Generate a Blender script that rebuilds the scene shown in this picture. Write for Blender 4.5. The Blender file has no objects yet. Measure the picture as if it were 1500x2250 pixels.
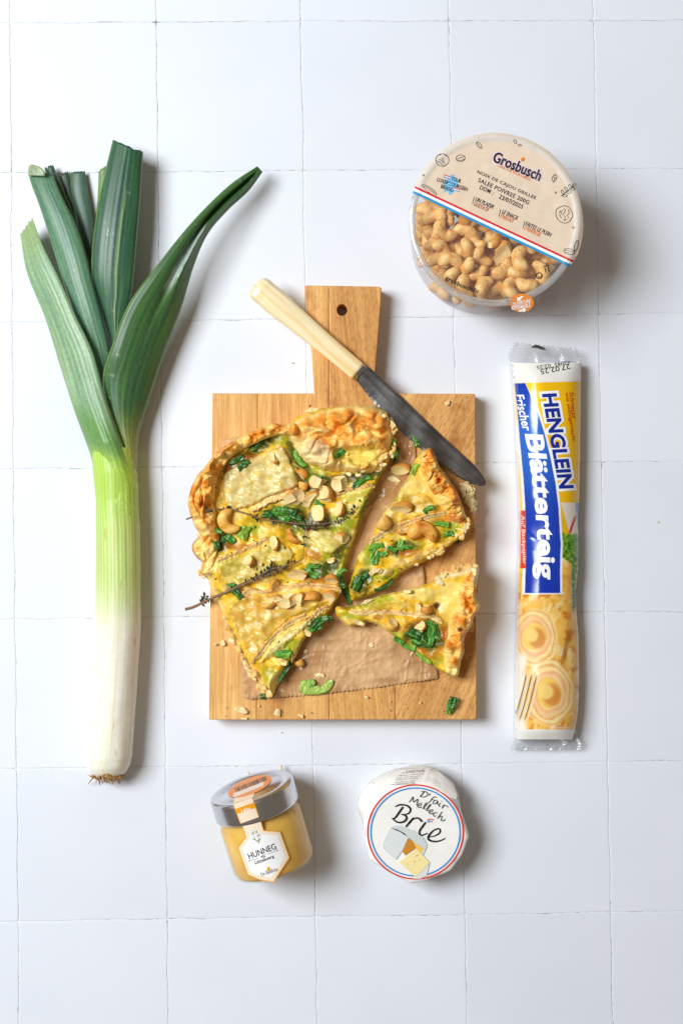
import bpy, bmesh, math, random
import numpy as np
from mathutils import Vector, Matrix
C = bpy.context
SC = C.scene
COL = SC.collection
rnd = random.Random(7)

# ------------------------------------------------------------------ camera, world, light, exposure
H = 0.96875                      # camera height above the tiles, metres
FP = 3125.0                      # focal length in photograph pixels (50 mm on a 36 mm tall frame)
cam = bpy.data.cameras.new('camera')
cam.lens = 50; cam.sensor_fit = 'VERTICAL'; cam.sensor_height = 36; cam.sensor_width = 24
cam.clip_start = 0.05; cam.clip_end = 50
camo = bpy.data.objects.new('camera', cam); COL.objects.link(camo)
camo.location = (0, 0, H); SC.camera = camo

world = bpy.data.worlds.new('World'); SC.world = world; world.use_nodes = True
bg = world.node_tree.nodes['Background']
bg.inputs[0].default_value = (1.0, 0.82, 0.64, 1); bg.inputs[1].default_value = 0.18

key = bpy.data.lights.new('window_light', 'AREA')
key.shape = 'RECTANGLE'; key.size = 0.80; key.size_y = 0.95
key.energy = 52.5; key.color = (0.915, 0.965, 1.0)
keyo = bpy.data.objects.new('window_light', key); COL.objects.link(keyo)
kd = Vector((-0.60, 0.20, 1.0)).normalized()
keyo.location = Vector((-0.10, 0.08, 0)) + kd * 2.0
keyo.rotation_euler = kd.to_track_quat('Z', 'Y').to_euler()

SC.view_settings.view_transform = 'Standard'; SC.view_settings.look = 'None'
SC.view_settings.exposure = 0.0; SC.view_settings.gamma = 1.0
SC.render.engine = 'CYCLES'
SC.cycles.max_bounces = 10; SC.cycles.transparent_max_bounces = 24

# ------------------------------------------------------------------ helpers
def W(px, py, z=0.0):
    """photograph pixel -> world point at height z (numpy friendly)"""
    k = (H - z) / FP
    return np.stack(np.broadcast_arrays((np.asarray(px, float) - 750) * k, (1125 - np.asarray(py, float)) * k, np.asarray(z, float) + 0 * k), -1)

def lin(r, g, b):
    v = np.array([r, g, b], float) / 255
    return np.where(v <= 0.04045, v / 12.92, ((v + 0.055) / 1.055) ** 2.4)

def hash2(ix, iy, seed):
    h = (ix.astype(np.int64) * 374761393 + iy.astype(np.int64) * 668265263 + seed * 974634777) & 0xffffffff
    h = ((h ^ (h >> 13)) * 1274126177) & 0xffffffff
    return ((h ^ (h >> 16)) & 0xffff) / 65535.0

def noise(x, y, seed=0):
    x = np.asarray(x, float); y = np.asarray(y, float)
    x, y = np.broadcast_arrays(x, y)
    xi = np.floor(x); yi = np.floor(y); xf = x - xi; yf = y - yi
    u = xf ** 3 * (xf * (xf * 6 - 15) + 10); v = yf ** 3 * (yf * (yf * 6 - 15) + 10)
    def g(ox, oy):
        a = hash2(xi + ox, yi + oy, seed) * 2 * math.pi
        return np.cos(a) * (xf - ox) + np.sin(a) * (yf - oy)
    n0 = g(0, 0) * (1 - u) + g(1, 0) * u; n1 = g(0, 1) * (1 - u) + g(1, 1) * u
    return (n0 * (1 - v) + n1 * v) * 1.5

def fbm(x, y, seed=0, oct=4):
    s = 0; a = 1; f = 1; t = 0
    for k in range(oct):
        s = s + a * noise(np.asarray(x) * f + 17.3 * k, np.asarray(y) * f - 9.1 * k, seed + k); t += a; a *= 0.5; f *= 2.03
    return s / t

def sstep(a, b, x):
    t = np.clip((x - a) / (b - a + 1e-12), 0, 1); return t * t * (3 - 2 * t)

def mixc(c, d, m):
    return c * (1 - m[..., None]) + np.asarray(d) * m[..., None]

def spl(pts, n, closed=False):
    """smooth curve through pts, n samples, even arc length"""
    P = np.array(pts, float)
    if closed: Q = np.vstack([P[-1], P, P[0], P[1]])
    else: Q = np.vstack([2 * P[0] - P[1], P, 2 * P[-1] - P[-2]])
    out = []
    for i in range(1, len(Q) - 2):
        t = np.linspace(0, 1, 16, endpoint=False)[:, None]
        p0, p1, p2, p3 = Q[i - 1], Q[i], Q[i + 1], Q[i + 2]
        out.append(0.5 * (2 * p1 + (p2 - p0) * t + (2 * p0 - 5 * p1 + 4 * p2 - p3) * t ** 2 + (3 * p1 - p0 - 3 * p2 + p3) * t ** 3))
    out.append(Q[-2][None])
    D = np.vstack(out)
    s = np.r_[0, np.cumsum(np.linalg.norm(np.diff(D, axis=0), axis=1))]
    q = np.linspace(0, s[-1], n + 1)[:-1] if closed else np.linspace(0, s[-1], n)
    return np.stack([np.interp(q, s, D[:, k]) for k in range(D.shape[1])], 1)

def lerp_list(v, vals):
    return np.interp(v, np.linspace(0, 1, len(vals)), vals)

def pip(x, y, P):
    ins = np.zeros(x.shape, bool); n = len(P)
    for i in range(n):
        x0, y0 = P[i]; x1, y1 = P[(i + 1) % n]
        if y0 == y1: continue
        c = ((y0 > y) != (y1 > y)) & (x < (x1 - x0) * (y - y0) / (y1 - y0) + x0)
        ins ^= c
    return ins

def seg_dist(x, y, P, closed=True):
    best = np.full(x.shape, 1e9); nx = np.zeros(x.shape); ny = np.zeros(x.shape); tt = np.zeros(x.shape)
    n = len(P); s = 0
    for i in range(n if closed else n - 1):
        a = P[i]; b = P[(i + 1) % n]; d = b - a; L2 = d @ d + 1e-12
        t = np.clip(((x - a[0]) * d[0] + (y - a[1]) * d[1]) / L2, 0, 1)
        qx = a[0] + t * d[0]; qy = a[1] + t * d[1]
        r = np.hypot(x - qx, y - qy); m = r < best
        best[m] = r[m]; nx[m] = qx[m]; ny[m] = qy[m]; tt[m] = s + t[m] * math.sqrt(L2)
        s += math.sqrt(L2)
    return best, nx, ny, tt / max(s, 1e-9)

def inside_d(x, y, poly):
    """signed distance, positive inside"""
    P = np.array(poly, float)
    d = seg_dist(x, y, P)[0]
    return np.where(pip(x, y, P), d, -d)

def rough_poly(poly, n, amp, freq, seed):
    P = spl(poly, n, True)
    T = np.roll(P, -1, 0) - np.roll(P, 1, 0); T /= np.linalg.norm(T, axis=1)[:, None] + 1e-9
    N = np.stack([T[:, 1], -T[:, 0]], 1)
    a = amp * fbm(P[:, 0] / freq, P[:, 1] / freq, seed, 3)
    return P + N * a[:, None]

def grid_poly(poly, step):
    P = np.array(poly, float)
    lo = P.min(0) - step * 1.37; hi = P.max(0) + step
    nx = int((hi[0] - lo[0]) / step) + 2; ny = int((hi[1] - lo[1]) / step) + 2
    X, Y = np.meshgrid(lo[0] + step * np.arange(nx), lo[1] + step * np.arange(ny))
    ins = pip(X, Y, P)
    cell = ins[:-1, :-1] & ins[1:, :-1] & ins[:-1, 1:] & ins[1:, 1:]
    idx = np.arange(nx * ny).reshape(ny, nx)
    cj, ci = np.nonzero(cell)
    Q = np.stack([idx[cj + 1, ci], idx[cj + 1, ci + 1], idx[cj, ci + 1], idx[cj, ci]], 1)   # counter-clockwise seen from above (y down)
    E = np.vstack([Q[:, [0, 1]], Q[:, [1, 2]], Q[:, [2, 3]], Q[:, [3, 0]]])
    key = E.min(1).astype(np.int64) * (nx * ny) + E.max(1)
    u, inv, cnt = np.unique(key, return_inverse=True, return_counts=True)
    B = E[cnt[inv.ravel()] == 1]
    used, Q2 = np.unique(Q, return_inverse=True); Q2 = Q2.reshape(Q.shape)
    remap = np.full(nx * ny, -1); remap[used] = np.arange(len(used))
    B = remap[B]
    x = X.ravel()[used].copy(); y = Y.ravel()[used].copy()
    d, qx, qy, _ = seg_dist(x, y, P)
    bn = np.unique(B)
    x[bn] = qx[bn]; y[bn] = qy[bn]; d[bn] = 0
    return x, y, Q2, B, d

def mesh(name, verts, faces, mat, parent=None, col=None, smooth=True, matidx=None, kind=None):
    me = bpy.data.meshes.new(name)
    me.from_pydata([tuple(v) for v in np.asarray(verts, float).tolist()], [], [tuple(f) for f in (faces.tolist() if isinstance(faces, np.ndarray) else faces)])
    if col is not None:
        a = me.color_attributes.new('Col', 'FLOAT_COLOR', 'POINT')
        c = np.ones((len(verts), 4), np.float32); c[:, :3] = col
        a.data.foreach_set('color', c.ravel())
    for m in (mat if isinstance(mat, (list, tuple)) else [mat]): me.materials.append(m)
    if matidx is not None: me.polygons.foreach_set('material_index', list(matidx))
    me.polygons.foreach_set('use_smooth', [bool(smooth)] * len(me.polygons))
    me.update()
    o = bpy.data.objects.new(name, me); COL.objects.link(o)
    if parent is not None: o.parent = parent
    if kind: o['kind'] = kind
    return o

def tag(o, label=None, cat=None, group=None, kind=None):
    if label: o['label'] = label
    if cat: o['category'] = cat
    if group: o['group'] = group
    if kind: o['kind'] = kind
    return o

def thing(name, label, cat, group=None, loc=(0, 0, 0)):
    o = bpy.data.objects.new(name, None); COL.objects.link(o)
    o.empty_display_size = 0.01
    # children keep world coordinates: their mesh data is written in world space, the root stays at the origin of that space
    o.location = loc
    return tag(o, label, cat, group)

TOPS = []        # (x, y, z) nodes of everything one can put a topping on
def ztop(px, py, r=5):
    best = None
    for X, Y, Z in TOPS:
        m = (np.abs(X - px) < r) & (np.abs(Y - py) < r)
        if m.any():
            z = np.percentile(Z[m], 70); best = z if best is None else max(best, z)
    return best

def field(name, poly, step, zf, cf, zbase, mat, parent, edge_col=None, top=True, mfn=None):
    """a solid with a sculpted top: outline in photograph pixels, height and colour given by functions"""
    x, y, Q, B, d = grid_poly(poly, step)
    z = zf(x, y, d); col = cf(x, y, d, z)
    V = W(x, y, z); n = len(V)
    bn = np.unique(B); rm = np.full(n, -1); rm[bn] = n + np.arange(len(bn))
    zb = np.full(len(bn), zbase) if np.isscalar(zbase) else zbase(x[bn], y[bn])
    lowv = V[bn].copy(); lowv[:, 2] = np.minimum(zb, V[bn][:, 2])
    ec = col[bn] if edge_col is None else np.tile(edge_col, (len(bn), 1))
    F = np.vstack([Q, np.stack([B[:, 1], B[:, 0], rm[B[:, 0]], rm[B[:, 1]]], 1)])
    if top: TOPS.append((x, y, z))
    mi = None
    if mfn is not None:
        k = mfn(x, y, d); k = np.concatenate([k, k[bn]]); mi = (k[F].mean(1) > 0.5).astype(int).tolist()
    return mesh(name, np.vstack([V, lowv]), F, mat, parent, np.vstack([col, ec]), True, mi)

def sheet_mesh(G, th):
    """(n, m, 3) grid of points -> closed thin solid: verts, faces, and index map of the grid for colours"""
    n, m, _ = G.shape
    du = np.gradient(G, axis=1); dv = np.gradient(G, axis=0)
    N = np.cross(dv, du); N /= np.linalg.norm(N, axis=2)[..., None] + 1e-12
    N *= np.sign(N[..., 2:3].mean() or 1)
    V = np.vstack([G.reshape(-1, 3), (G - N * th).reshape(-1, 3)])
    I = np.arange(n * m).reshape(n, m); J = I + n * m
    F = [(I[a, b], I[a + 1, b], I[a + 1, b + 1], I[a, b + 1]) for a in range(n - 1) for b in range(m - 1)]
    F += [(J[a, b + 1], J[a + 1, b + 1], J[a + 1, b], J[a, b]) for a in range(n - 1) for b in range(m - 1)]
    for a in range(n - 1):
        F.append((I[a, 0], J[a, 0], J[a + 1, 0], I[a + 1, 0])); F.append((I[a + 1, -1], J[a + 1, -1], J[a, -1], I[a, -1]))
    for b in range(m - 1):
        F.append((I[0, b + 1], J[0, b + 1], J[0, b], I[0, b])); F.append((I[-1, b], J[-1, b], J[-1, b + 1], I[-1, b + 1]))
    return V, F

def tube_mesh(path, rad, k=8, cap=True, squash=None):
    P = np.array(path, float); n = len(P)
    rad = np.broadcast_to(np.asarray(rad, float), (n,)) if np.ndim(rad) < 2 else np.asarray(rad)
    T = np.gradient(P, axis=0); T /= np.linalg.norm(T, axis=1)[:, None] + 1e-12
    up = np.array([0, 0, 1.0]); V = []; F = []
    for i in range(n):
        s = np.cross(T[i], up); s /= np.linalg.norm(s) + 1e-9
        u = np.cross(s, T[i])
        for j in range(k):
            a = 2 * math.pi * j / k
            V.append(P[i] + rad[i] * (math.cos(a) * s + math.sin(a) * u * (squash or 1)))
    for i in range(n - 1):
        for j in range(k):
            F.append((i * k + j, i * k + (j + 1) % k, (i + 1) * k + (j + 1) % k, (i + 1) * k + j))
    if cap:
        F.append(tuple(range(k - 1, -1, -1))); F.append(tuple(range((n - 1) * k, n * k)))
    return V, F

class MB:
    """collects verts/faces/colours of several pieces that make ONE part"""
    def __init__(s): s.v = []; s.f = []; s.c = []
    def add(s, V, F, c=None):
        o = len(s.v); s.v += [tuple(map(float, v)) for v in V]; s.f += [tuple(int(i) + o for i in f) for f in F]
        if c is not None:
            c = np.asarray(c, float); c = np.tile(c, (len(V), 1)) if c.ndim == 1 else c
            s.c += c.tolist()
    def build(s, name, mat, parent=None, smooth=True, kind=None):
        return mesh(name, s.v, s.f, mat, parent, np.array(s.c) if s.c else None, smooth, None, kind)

# ------------------------------------------------------------------ materials
def new_mat(name):
    m = bpy.data.materials.new(name); m.use_nodes = True
    nt = m.node_tree; return m, nt, nt.nodes['Principled BSDF']

def N_(nt, t, **kw):
    n = nt.nodes.new(t)
    for k, v in kw.items(): setattr(n, k, v)
    return n

def bump(nt, b, scale, strength, dist=0.001, detail=4, vec=None, stretch=None):
    tc = N_(nt, 'ShaderNodeTexCoord'); nz = N_(nt, 'ShaderNodeTexNoise')
    nz.inputs['Scale'].default_value = scale; nz.inputs['Detail'].default_value = detail
    src = tc.outputs['Object']
    if stretch:
        mp = N_(nt, 'ShaderNodeMapping'); mp.inputs['Scale'].default_value = stretch
        nt.links.new(src, mp.inputs[0]); src = mp.outputs[0]
    nt.links.new(src, nz.inputs['Vector'])
    bp = N_(nt, 'ShaderNodeBump'); bp.inputs['Strength'].default_value = strength; bp.inputs['Distance'].default_value = dist
    nt.links.new(nz.outputs['Fac'], bp.inputs['Height']); nt.links.new(bp.outputs[0], b.inputs['Normal'])
    return nz

def vmat(name, rough=0.5, spec=0.5, bscale=900, bstr=0.2, bdist=0.0006, sss=0.0, coat=0.0, var=0.0, vscale=500, metal=0.0, rough_var=0.0):
    """colour painted on the vertices, broken up by noise, with fine relief"""
    m, nt, b = new_mat(name)
    at = N_(nt, 'ShaderNodeAttribute', attribute_name='Col')
    src = at.outputs['Color']
    if var:
        tc = N_(nt, 'ShaderNodeTexCoord'); nz = N_(nt, 'ShaderNodeTexNoise')
        nz.inputs['Scale'].default_value = vscale; nz.inputs['Detail'].default_value = 3
        nt.links.new(tc.outputs['Object'], nz.inputs['Vector'])
        mr = N_(nt, 'ShaderNodeMapRange'); mr.inputs[1].default_value = 0.3; mr.inputs[2].default_value = 0.7
        mr.inputs[3].default_value = 1 - var; mr.inputs[4].default_value = 1 + var
        nt.links.new(nz.outputs['Fac'], mr.inputs[0])
        mx = N_(nt, 'ShaderNodeVectorMath', operation='SCALE')
        nt.links.new(src, mx.inputs[0]); nt.links.new(mr.outputs[0], mx.inputs['Scale']); src = mx.outputs[0]
        if rough_var:
            m2 = N_(nt, 'ShaderNodeMapRange'); m2.inputs[1].default_value = 0.35; m2.inputs[2].default_value = 0.65
            m2.inputs[3].default_value = max(0.05, rough - rough_var); m2.inputs[4].default_value = rough + rough_var
            nt.links.new(nz.outputs['Fac'], m2.inputs[0]); nt.links.new(m2.outputs[0], b.inputs['Roughness'])
    nt.links.new(src, b.inputs['Base Color'])
    if not (var and rough_var): b.inputs['Roughness'].default_value = rough
    b.inputs['Specular IOR Level'].default_value = spec
    b.inputs['Metallic'].default_value = metal
    b.inputs['Coat Weight'].default_value = coat; b.inputs['Coat Roughness'].default_value = 0.12
    if sss:
        b.inputs['Subsurface Weight'].default_value = sss; b.inputs['Subsurface Scale'].default_value = 0.004
        b.inputs['Subsurface Radius'].default_value = (1.0, 0.7, 0.35)
    if bstr: bump(nt, b, bscale, bstr, bdist)
    return m

def pmat(name, col, rough=0.5, spec=0.5, metal=0.0, bscale=0, bstr=0.0, bdist=0.0005, var=0.0, vscale=200, coat=0.0, sss=0.0):
    m, nt, b = new_mat(name)
    col = np.asarray(col, float)
    tc = N_(nt, 'ShaderNodeTexCoord'); nz = N_(nt, 'ShaderNodeTexNoise')
    nz.inputs['Scale'].default_value = vscale; nz.inputs['Detail'].default_value = 4
    nt.links.new(tc.outputs['Object'], nz.inputs['Vector'])
    cr = N_(nt, 'ShaderNodeValToRGB'); cr.color_ramp.elements[0].position = 0.3; cr.color_ramp.elements[1].position = 0.7
    cr.color_ramp.elements[0].color = (*np.clip(col * (1 - var), 0, 1), 1); cr.color_ramp.elements[1].color = (*np.clip(col * (1 + var), 0, 1), 1)
    nt.links.new(nz.outputs['Fac'], cr.inputs[0]); nt.links.new(cr.outputs[0], b.inputs['Base Color'])
    b.inputs['Roughness'].default_value = rough; b.inputs['Specular IOR Level'].default_value = spec; b.inputs['Metallic'].default_value = metal
    b.inputs['Coat Weight'].default_value = coat
    if sss:
        b.inputs['Subsurface Weight'].default_value = sss; b.inputs['Subsurface Scale'].default_value = 0.004
    if bstr: bump(nt, b, bscale, bstr, bdist)
    return m

def clear_mat(name, tint=(1, 1, 1), gloss=0.05, rough=0.12, ior=1.45, haze=0.0, haze_col=(0.9, 0.9, 0.92), bscale=0, bstr=0.0, bdist=0.0005):
    """thin clear plastic or glass wall: straight-through plus a Fresnel reflection and a little milky haze"""
    m = bpy.data.materials.new(name); m.use_nodes = True; nt = m.node_tree; nt.nodes.clear()
    out = N_(nt, 'ShaderNodeOutputMaterial'); tr = N_(nt, 'ShaderNodeBsdfTransparent'); gl = N_(nt, 'ShaderNodeBsdfGlossy')
    df = N_(nt, 'ShaderNodeBsdfDiffuse'); df.inputs[0].default_value = (*haze_col, 1)
    tr.inputs[0].default_value = (*tint, 1); gl.inputs['Roughness'].default_value = rough
    lw = N_(nt, 'ShaderNodeLayerWeight'); lw.inputs['Blend'].default_value = 0.5
    pw = N_(nt, 'ShaderNodeMath', operation='POWER'); pw.inputs[1].default_value = 4.0; nt.links.new(lw.outputs['Facing'], pw.inputs[0])
    fr = N_(nt, 'ShaderNodeMath', operation='MULTIPLY'); fr.inputs[1].default_value = ior - 1.0; nt.links.new(pw.outputs[0], fr.inputs[0])
    m1 = N_(nt, 'ShaderNodeMixShader'); m1.inputs[0].default_value = haze
    nt.links.new(tr.outputs[0], m1.inputs[1]); nt.links.new(df.outputs[0], m1.inputs[2])
    ad = N_(nt, 'ShaderNodeMath', operation='ADD'); ad.use_clamp = True; ad.inputs[1].default_value = gloss
    nt.links.new(fr.outputs[0], ad.inputs[0])
    m2 = N_(nt, 'ShaderNodeMixShader'); nt.links.new(ad.outputs[0], m2.inputs[0])
    nt.links.new(m1.outputs[0], m2.inputs[1]); nt.links.new(gl.outputs[0], m2.inputs[2])
    if bstr:
        tc = N_(nt, 'ShaderNodeTexCoord'); nz = N_(nt, 'ShaderNodeTexNoise'); nz.inputs['Scale'].default_value = bscale
        nt.links.new(tc.outputs['Object'], nz.inputs['Vector'])
        bp = N_(nt, 'ShaderNodeBump'); bp.inputs['Strength'].default_value = bstr; bp.inputs['Distance'].default_value = bdist
        nt.links.new(nz.outputs['Fac'], bp.inputs['Height'])
        nt.links.new(bp.outputs[0], gl.inputs['Normal']); nt.links.new(bp.outputs[0], lw.inputs['Normal'])
    nt.links.new(m2.outputs[0], out.inputs[0])
    return m

INK = {}
def ink(r, g, b, rough=0.45):
    k = (r, g, b, rough)
    if k not in INK: INK[k] = pmat('printing_ink', lin(r, g, b), rough, 0.4, var=0.06, vscale=900)
    return INK[k]

# ------------------------------------------------------------------ flat print: text, polygons, pen strokes laid on any surface
def text_geo(s, bold=0.0, shear=0.0, space=1.0, line=1.0, align='CENTER'):
    cu = bpy.data.curves.new('lettering', 'FONT'); cu.body = s; cu.offset = bold; cu.shear = shear
    cu.space_character = space; cu.space_line = line; cu.align_x = align; cu.resolution_u = 3
    ob = bpy.data.objects.new('lettering', cu)
    me = bpy.data.meshes.new_from_object(ob)
    V = np.array([v.co[:2] for v in me.vertices]); F = [tuple(p.vertices) for p in me.polygons]
    bpy.data.objects.remove(ob); bpy.data.meshes.remove(me); bpy.data.curves.remove(cu)
    return V, F

def refine(V, F, L):
    bm = bmesh.new(); vs = [bm.verts.new((v[0], v[1], 0)) for v in V]
    for f in F:
        try: bm.faces.new([vs[i] for i in f])
        except ValueError: pass
    bmesh.ops.triangulate(bm, faces=bm.faces[:])
    for _ in range(6):
        e = [e for e in bm.edges if e.calc_length() > L]
        if not e: break
        bmesh.ops.subdivide_edges(bm, edges=e, cuts=1)
        bmesh.ops.triangulate(bm, faces=[f for f in bm.faces if len(f.verts) > 3])
    bm.verts.ensure_lookup_table(); bm.verts.index_update()
    V2 = np.array([v.co[:2] for v in bm.verts]); F2 = [tuple(v.index for v in f.verts) for f in bm.faces]
    bm.free(); return V2, F2

def lay(name, V, F, pos, mat, parent, L=None, col=None):
    """V in photograph pixels -> on the surface pos(px, py)"""
    if L: V, F = refine(V, F, L)
    V = np.asarray(V, float)
    P = pos(V[:, 0], V[:, 1])
    o = mesh(name, P, F, mat, parent, col if col is None or callable(col) is False else col(V[:, 0], V[:, 1]), smooth=False)
    me = o.data
    # face the camera side
    flip = [p.index for p in me.polygons if (Vector((0, 0, H)) - p.center).dot(p.normal) < 0]
    if flip:
        bm = bmesh.new(); bm.from_mesh(me); bm.faces.ensure_lookup_table()
        bmesh.ops.reverse_faces(bm, faces=[bm.faces[i] for i in flip]); bm.to_mesh(me); bm.free()
    return o

def plane_at(z): return lambda x, y: W(x, y, z)

def put_text(s, c, ang, w, h, pos, mat, parent, name='lettering', bold=0.0, shear=0.0, space=1.0, L=None, grow=0.0, bend=None, line=1.0, align='CENTER'):
    """c centre in pixels, ang clockwise degrees of the baseline, w/h size of the printed block in pixels"""
    V, F = text_geo(s, 0, shear, space, line, align)
    lo, hi = V.min(0), V.max(0); mid = (lo + hi) / 2; sc = np.array([w, h]) / (hi - lo)
    if bold or grow:
        V, F = text_geo(s, bold + grow, shear, space, line, align)
        if not grow: lo, hi = V.min(0), V.max(0); mid = (lo + hi) / 2; sc = np.array([w, h]) / (hi - lo)
    U = (V - mid) * sc
    if L: U, F = refine(U, F, L)
    a = math.radians(ang)
    if bend is not None:      # bend: px offset of the baseline (perpendicular) as a function of u in -1..1
        U[:, 1] += bend(U[:, 0] / (w / 2))
    X = c[0] + U[:, 0] * math.cos(a) + U[:, 1] * math.sin(a)
    Y = c[1] + U[:, 0] * math.sin(a) - U[:, 1] * math.cos(a)
    return lay(name, np.stack([X, Y], 1), F, pos, mat, parent)

def put_poly(name, poly, pos, mat, parent, L=None):
    P = np.array(poly, float); n = len(P)
    from mathutils.geometry import tessellate_polygon
    T = tessellate_polygon([[Vector((p[0], p[1], 0)) for p in P]])
    return lay(name, P, [tuple(t) for t in T], pos, mat, parent, L)

def stroke_geo(pts, w, n=None, closed=False):
    P = np.array(pts, float)
    n = n or max(6, int(np.linalg.norm(np.diff(P[:, :2], axis=0), axis=1).sum() / 2.0))
    wid = np.asarray(w, float) if np.ndim(w) else np.full(2, w)
    S = spl(P[:, :2], n, closed)
    if closed: S = np.vstack([S, S[0]])
    T = np.gradient(S, axis=0); T /= np.linalg.norm(T, axis=1)[:, None] + 1e-9
    Nn = np.stack([T[:, 1], -T[:, 0]], 1)
    ww = lerp_list(np.linspace(0, 1, len(S)), wid)[:, None] / 2
    V = np.vstack([S + Nn * ww, S - Nn * ww]); m = len(S)
    return V, [(i, i + 1, m + i + 1, m + i) for i in range(m - 1)]

def put_strokes(name, strokes, pos, mat, parent, L=None):
    VV = []; FF = []; o = 0
    for st in strokes:
        V, F = stroke_geo(*st) if isinstance(st, tuple) else stroke_geo(st, 1.2)
        VV.append(V); FF += [tuple(i + o for i in f) for f in F]; o += len(V)
    return lay(name, np.vstack(VV), FF, pos, mat, parent, L)

def ring_poly(cx, cy, r0, r1, pos, mat, parent, name, n=96, ang0=0, ang1=2 * math.pi, ry=1.0, rot=0.0):
    t = np.linspace(ang0, ang1, n)
    def c(r):
        x = r * np.cos(t); y = r * ry * np.sin(t)
        return np.stack([cx + x * math.cos(rot) - y * math.sin(rot), cy + x * math.sin(rot) + y * math.cos(rot)], 1)
    V = np.vstack([c(r0), c(r1)])
    return lay(name, V, [(i, i + 1, n + i + 1, n + i) for i in range(n - 1)], pos, mat, parent)

# ------------------------------------------------------------------ tiled table top
m, nt, b = new_mat('tile_glaze')
tc = N_(nt, 'ShaderNodeTexCoord'); oi = N_(nt, 'ShaderNodeObjectInfo')
nz = N_(nt, 'ShaderNodeTexNoise'); nz.inputs['Scale'].default_value = 14; nz.inputs['Detail'].default_value = 6
nt.links.new(tc.outputs['Object'], nz.inputs['Vector'])
cr = N_(nt, 'ShaderNodeValToRGB')
cr.color_ramp.elements[0].position = 0.3; cr.color_ramp.elements[0].color = (0.755, 0.785, 0.845, 1)
cr.color_ramp.elements[1].position = 0.7; cr.color_ramp.elements[1].color = (0.785, 0.812, 0.87, 1)
nt.links.new(nz.outputs['Fac'], cr.inputs[0])
mr = N_(nt, 'ShaderNodeMapRange'); mr.inputs[3].default_value = 0.975; mr.inputs[4].default_value = 1.015
nt.links.new(oi.outputs['Random'], mr.inputs[0])
mx = N_(nt, 'ShaderNodeVectorMath', operation='SCALE'); nt.links.new(cr.outputs[0], mx.inputs[0]); nt.links.new(mr.outputs[0], mx.inputs['Scale'])
nt.links.new(mx.outputs[0], b.inputs['Base Color'])
b.inputs['Roughness'].default_value = 0.42; b.inputs['Specular IOR Level'].default_value = 0.25
bump(nt, b, 60, 0.12, 0.001, 5)
M_TILE = m
m, nt, b = new_mat('grout')
tc = N_(nt, 'ShaderNodeTexCoord')
nz = N_(nt, 'ShaderNodeTexNoise'); nz.inputs['Scale'].default_value = 190; nz.inputs['Detail'].default_value = 3
n2 = N_(nt, 'ShaderNodeTexNoise'); n2.inputs['Scale'].default_value = 26
for q in (nz, n2): nt.links.new(tc.outputs['Object'], q.inputs['Vector'])
mu = N_(nt, 'ShaderNodeMath', operation='MULTIPLY_ADD'); mu.inputs[1].default_value = 0.7
nt.links.new(n2.outputs['Fac'], mu.inputs[0]); nt.links.new(nz.outputs['Fac'], mu.inputs[2])
cr = N_(nt, 'ShaderNodeValToRGB')
cr.color_ramp.elements[0].position = 0.84; cr.color_ramp.elements[0].color = (0.76, 0.77, 0.81, 1)
cr.color_ramp.elements[1].position = 1.0; cr.color_ramp.elements[1].color = (0.25, 0.24, 0.28, 1)
nt.links.new(mu.outputs[0], cr.inputs[0]); nt.links.new(cr.outputs[0], b.inputs['Base Color'])
b.inputs['Roughness'].default_value = 0.9
M_GROUT = m

Z0 = -0.0004
bb = 0.9
tt_ = mesh('tabletop', [(-bb, -bb * 1.3, Z0), (bb, -bb * 1.3, Z0), (bb, bb * 1.3, Z0), (-bb, bb * 1.3, Z0),
                        (-bb, -bb * 1.3, Z0 - 0.02), (bb, -bb * 1.3, Z0 - 0.02), (bb, bb * 1.3, Z0 - 0.02), (-bb, bb * 1.3, Z0 - 0.02)],
           [(0, 1, 2, 3), (4, 7, 6, 5), (0, 4, 5, 1), (1, 5, 6, 2), (2, 6, 7, 3), (3, 7, 4, 0)], M_GROUT, smooth=False)
tag(tt_, 'white square tiles laid with thin pale joints under the food', kind='structure')
VX = [(24, 42), (343, 370), (660, 697), (984, 1025), (1301, 1345)]      # joints crossing the top / bottom edge of the frame
for k in range(3):
    VX.insert(0, (VX[0][0] - 321, VX[0][1] - 326)); VX.append((VX[-1][0] + 321, VX[-1][1] + 326))
HY = [(50, 44), (380, 370), (709, 689), (1030, 1014), (1360, 1344), (1690, 1671), (2025, 2002)]
for k in range(3):
    HY.insert(0, (HY[0][0] - 329, HY[0][1] - 326)); HY.append((HY[-1][0] + 331, HY[-1][1] + 330))
def crossing(i, j):
    x0, x1 = VX[i]; y0, y1 = HY[j]; x = 750.; y = 1000.
    for _ in range(6):
        y = y0 + (y1 - y0) * x / 1500; x = x0 + (x1 - x0) * y / 2250
    return np.array([x + 2.5 * (hash2(np.array(i), np.array(j), 5) - 0.5), y + 2.5 * (hash2(np.array(i), np.array(j), 9) - 0.5)], float)
def joint(a, b_, seed):
    n = 30; t = np.linspace(0, 1, n)[:, None]
    P = a * (1 - t) + b_ * t
    d = (b_ - a) / np.linalg.norm(b_ - a); nn = np.array([d[1], -d[0]])
    amp = (2.6 * noise(P[:, 0] / 70 + seed * 3.1, P[:, 1] / 70, 3) + 0.5 * noise(P[:, 0] / 12, P[:, 1] / 9 + seed, 4)) * np.sin(np.pi * np.linspace(0, 1, n)) ** 0.3
    return P, nn, amp
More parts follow.
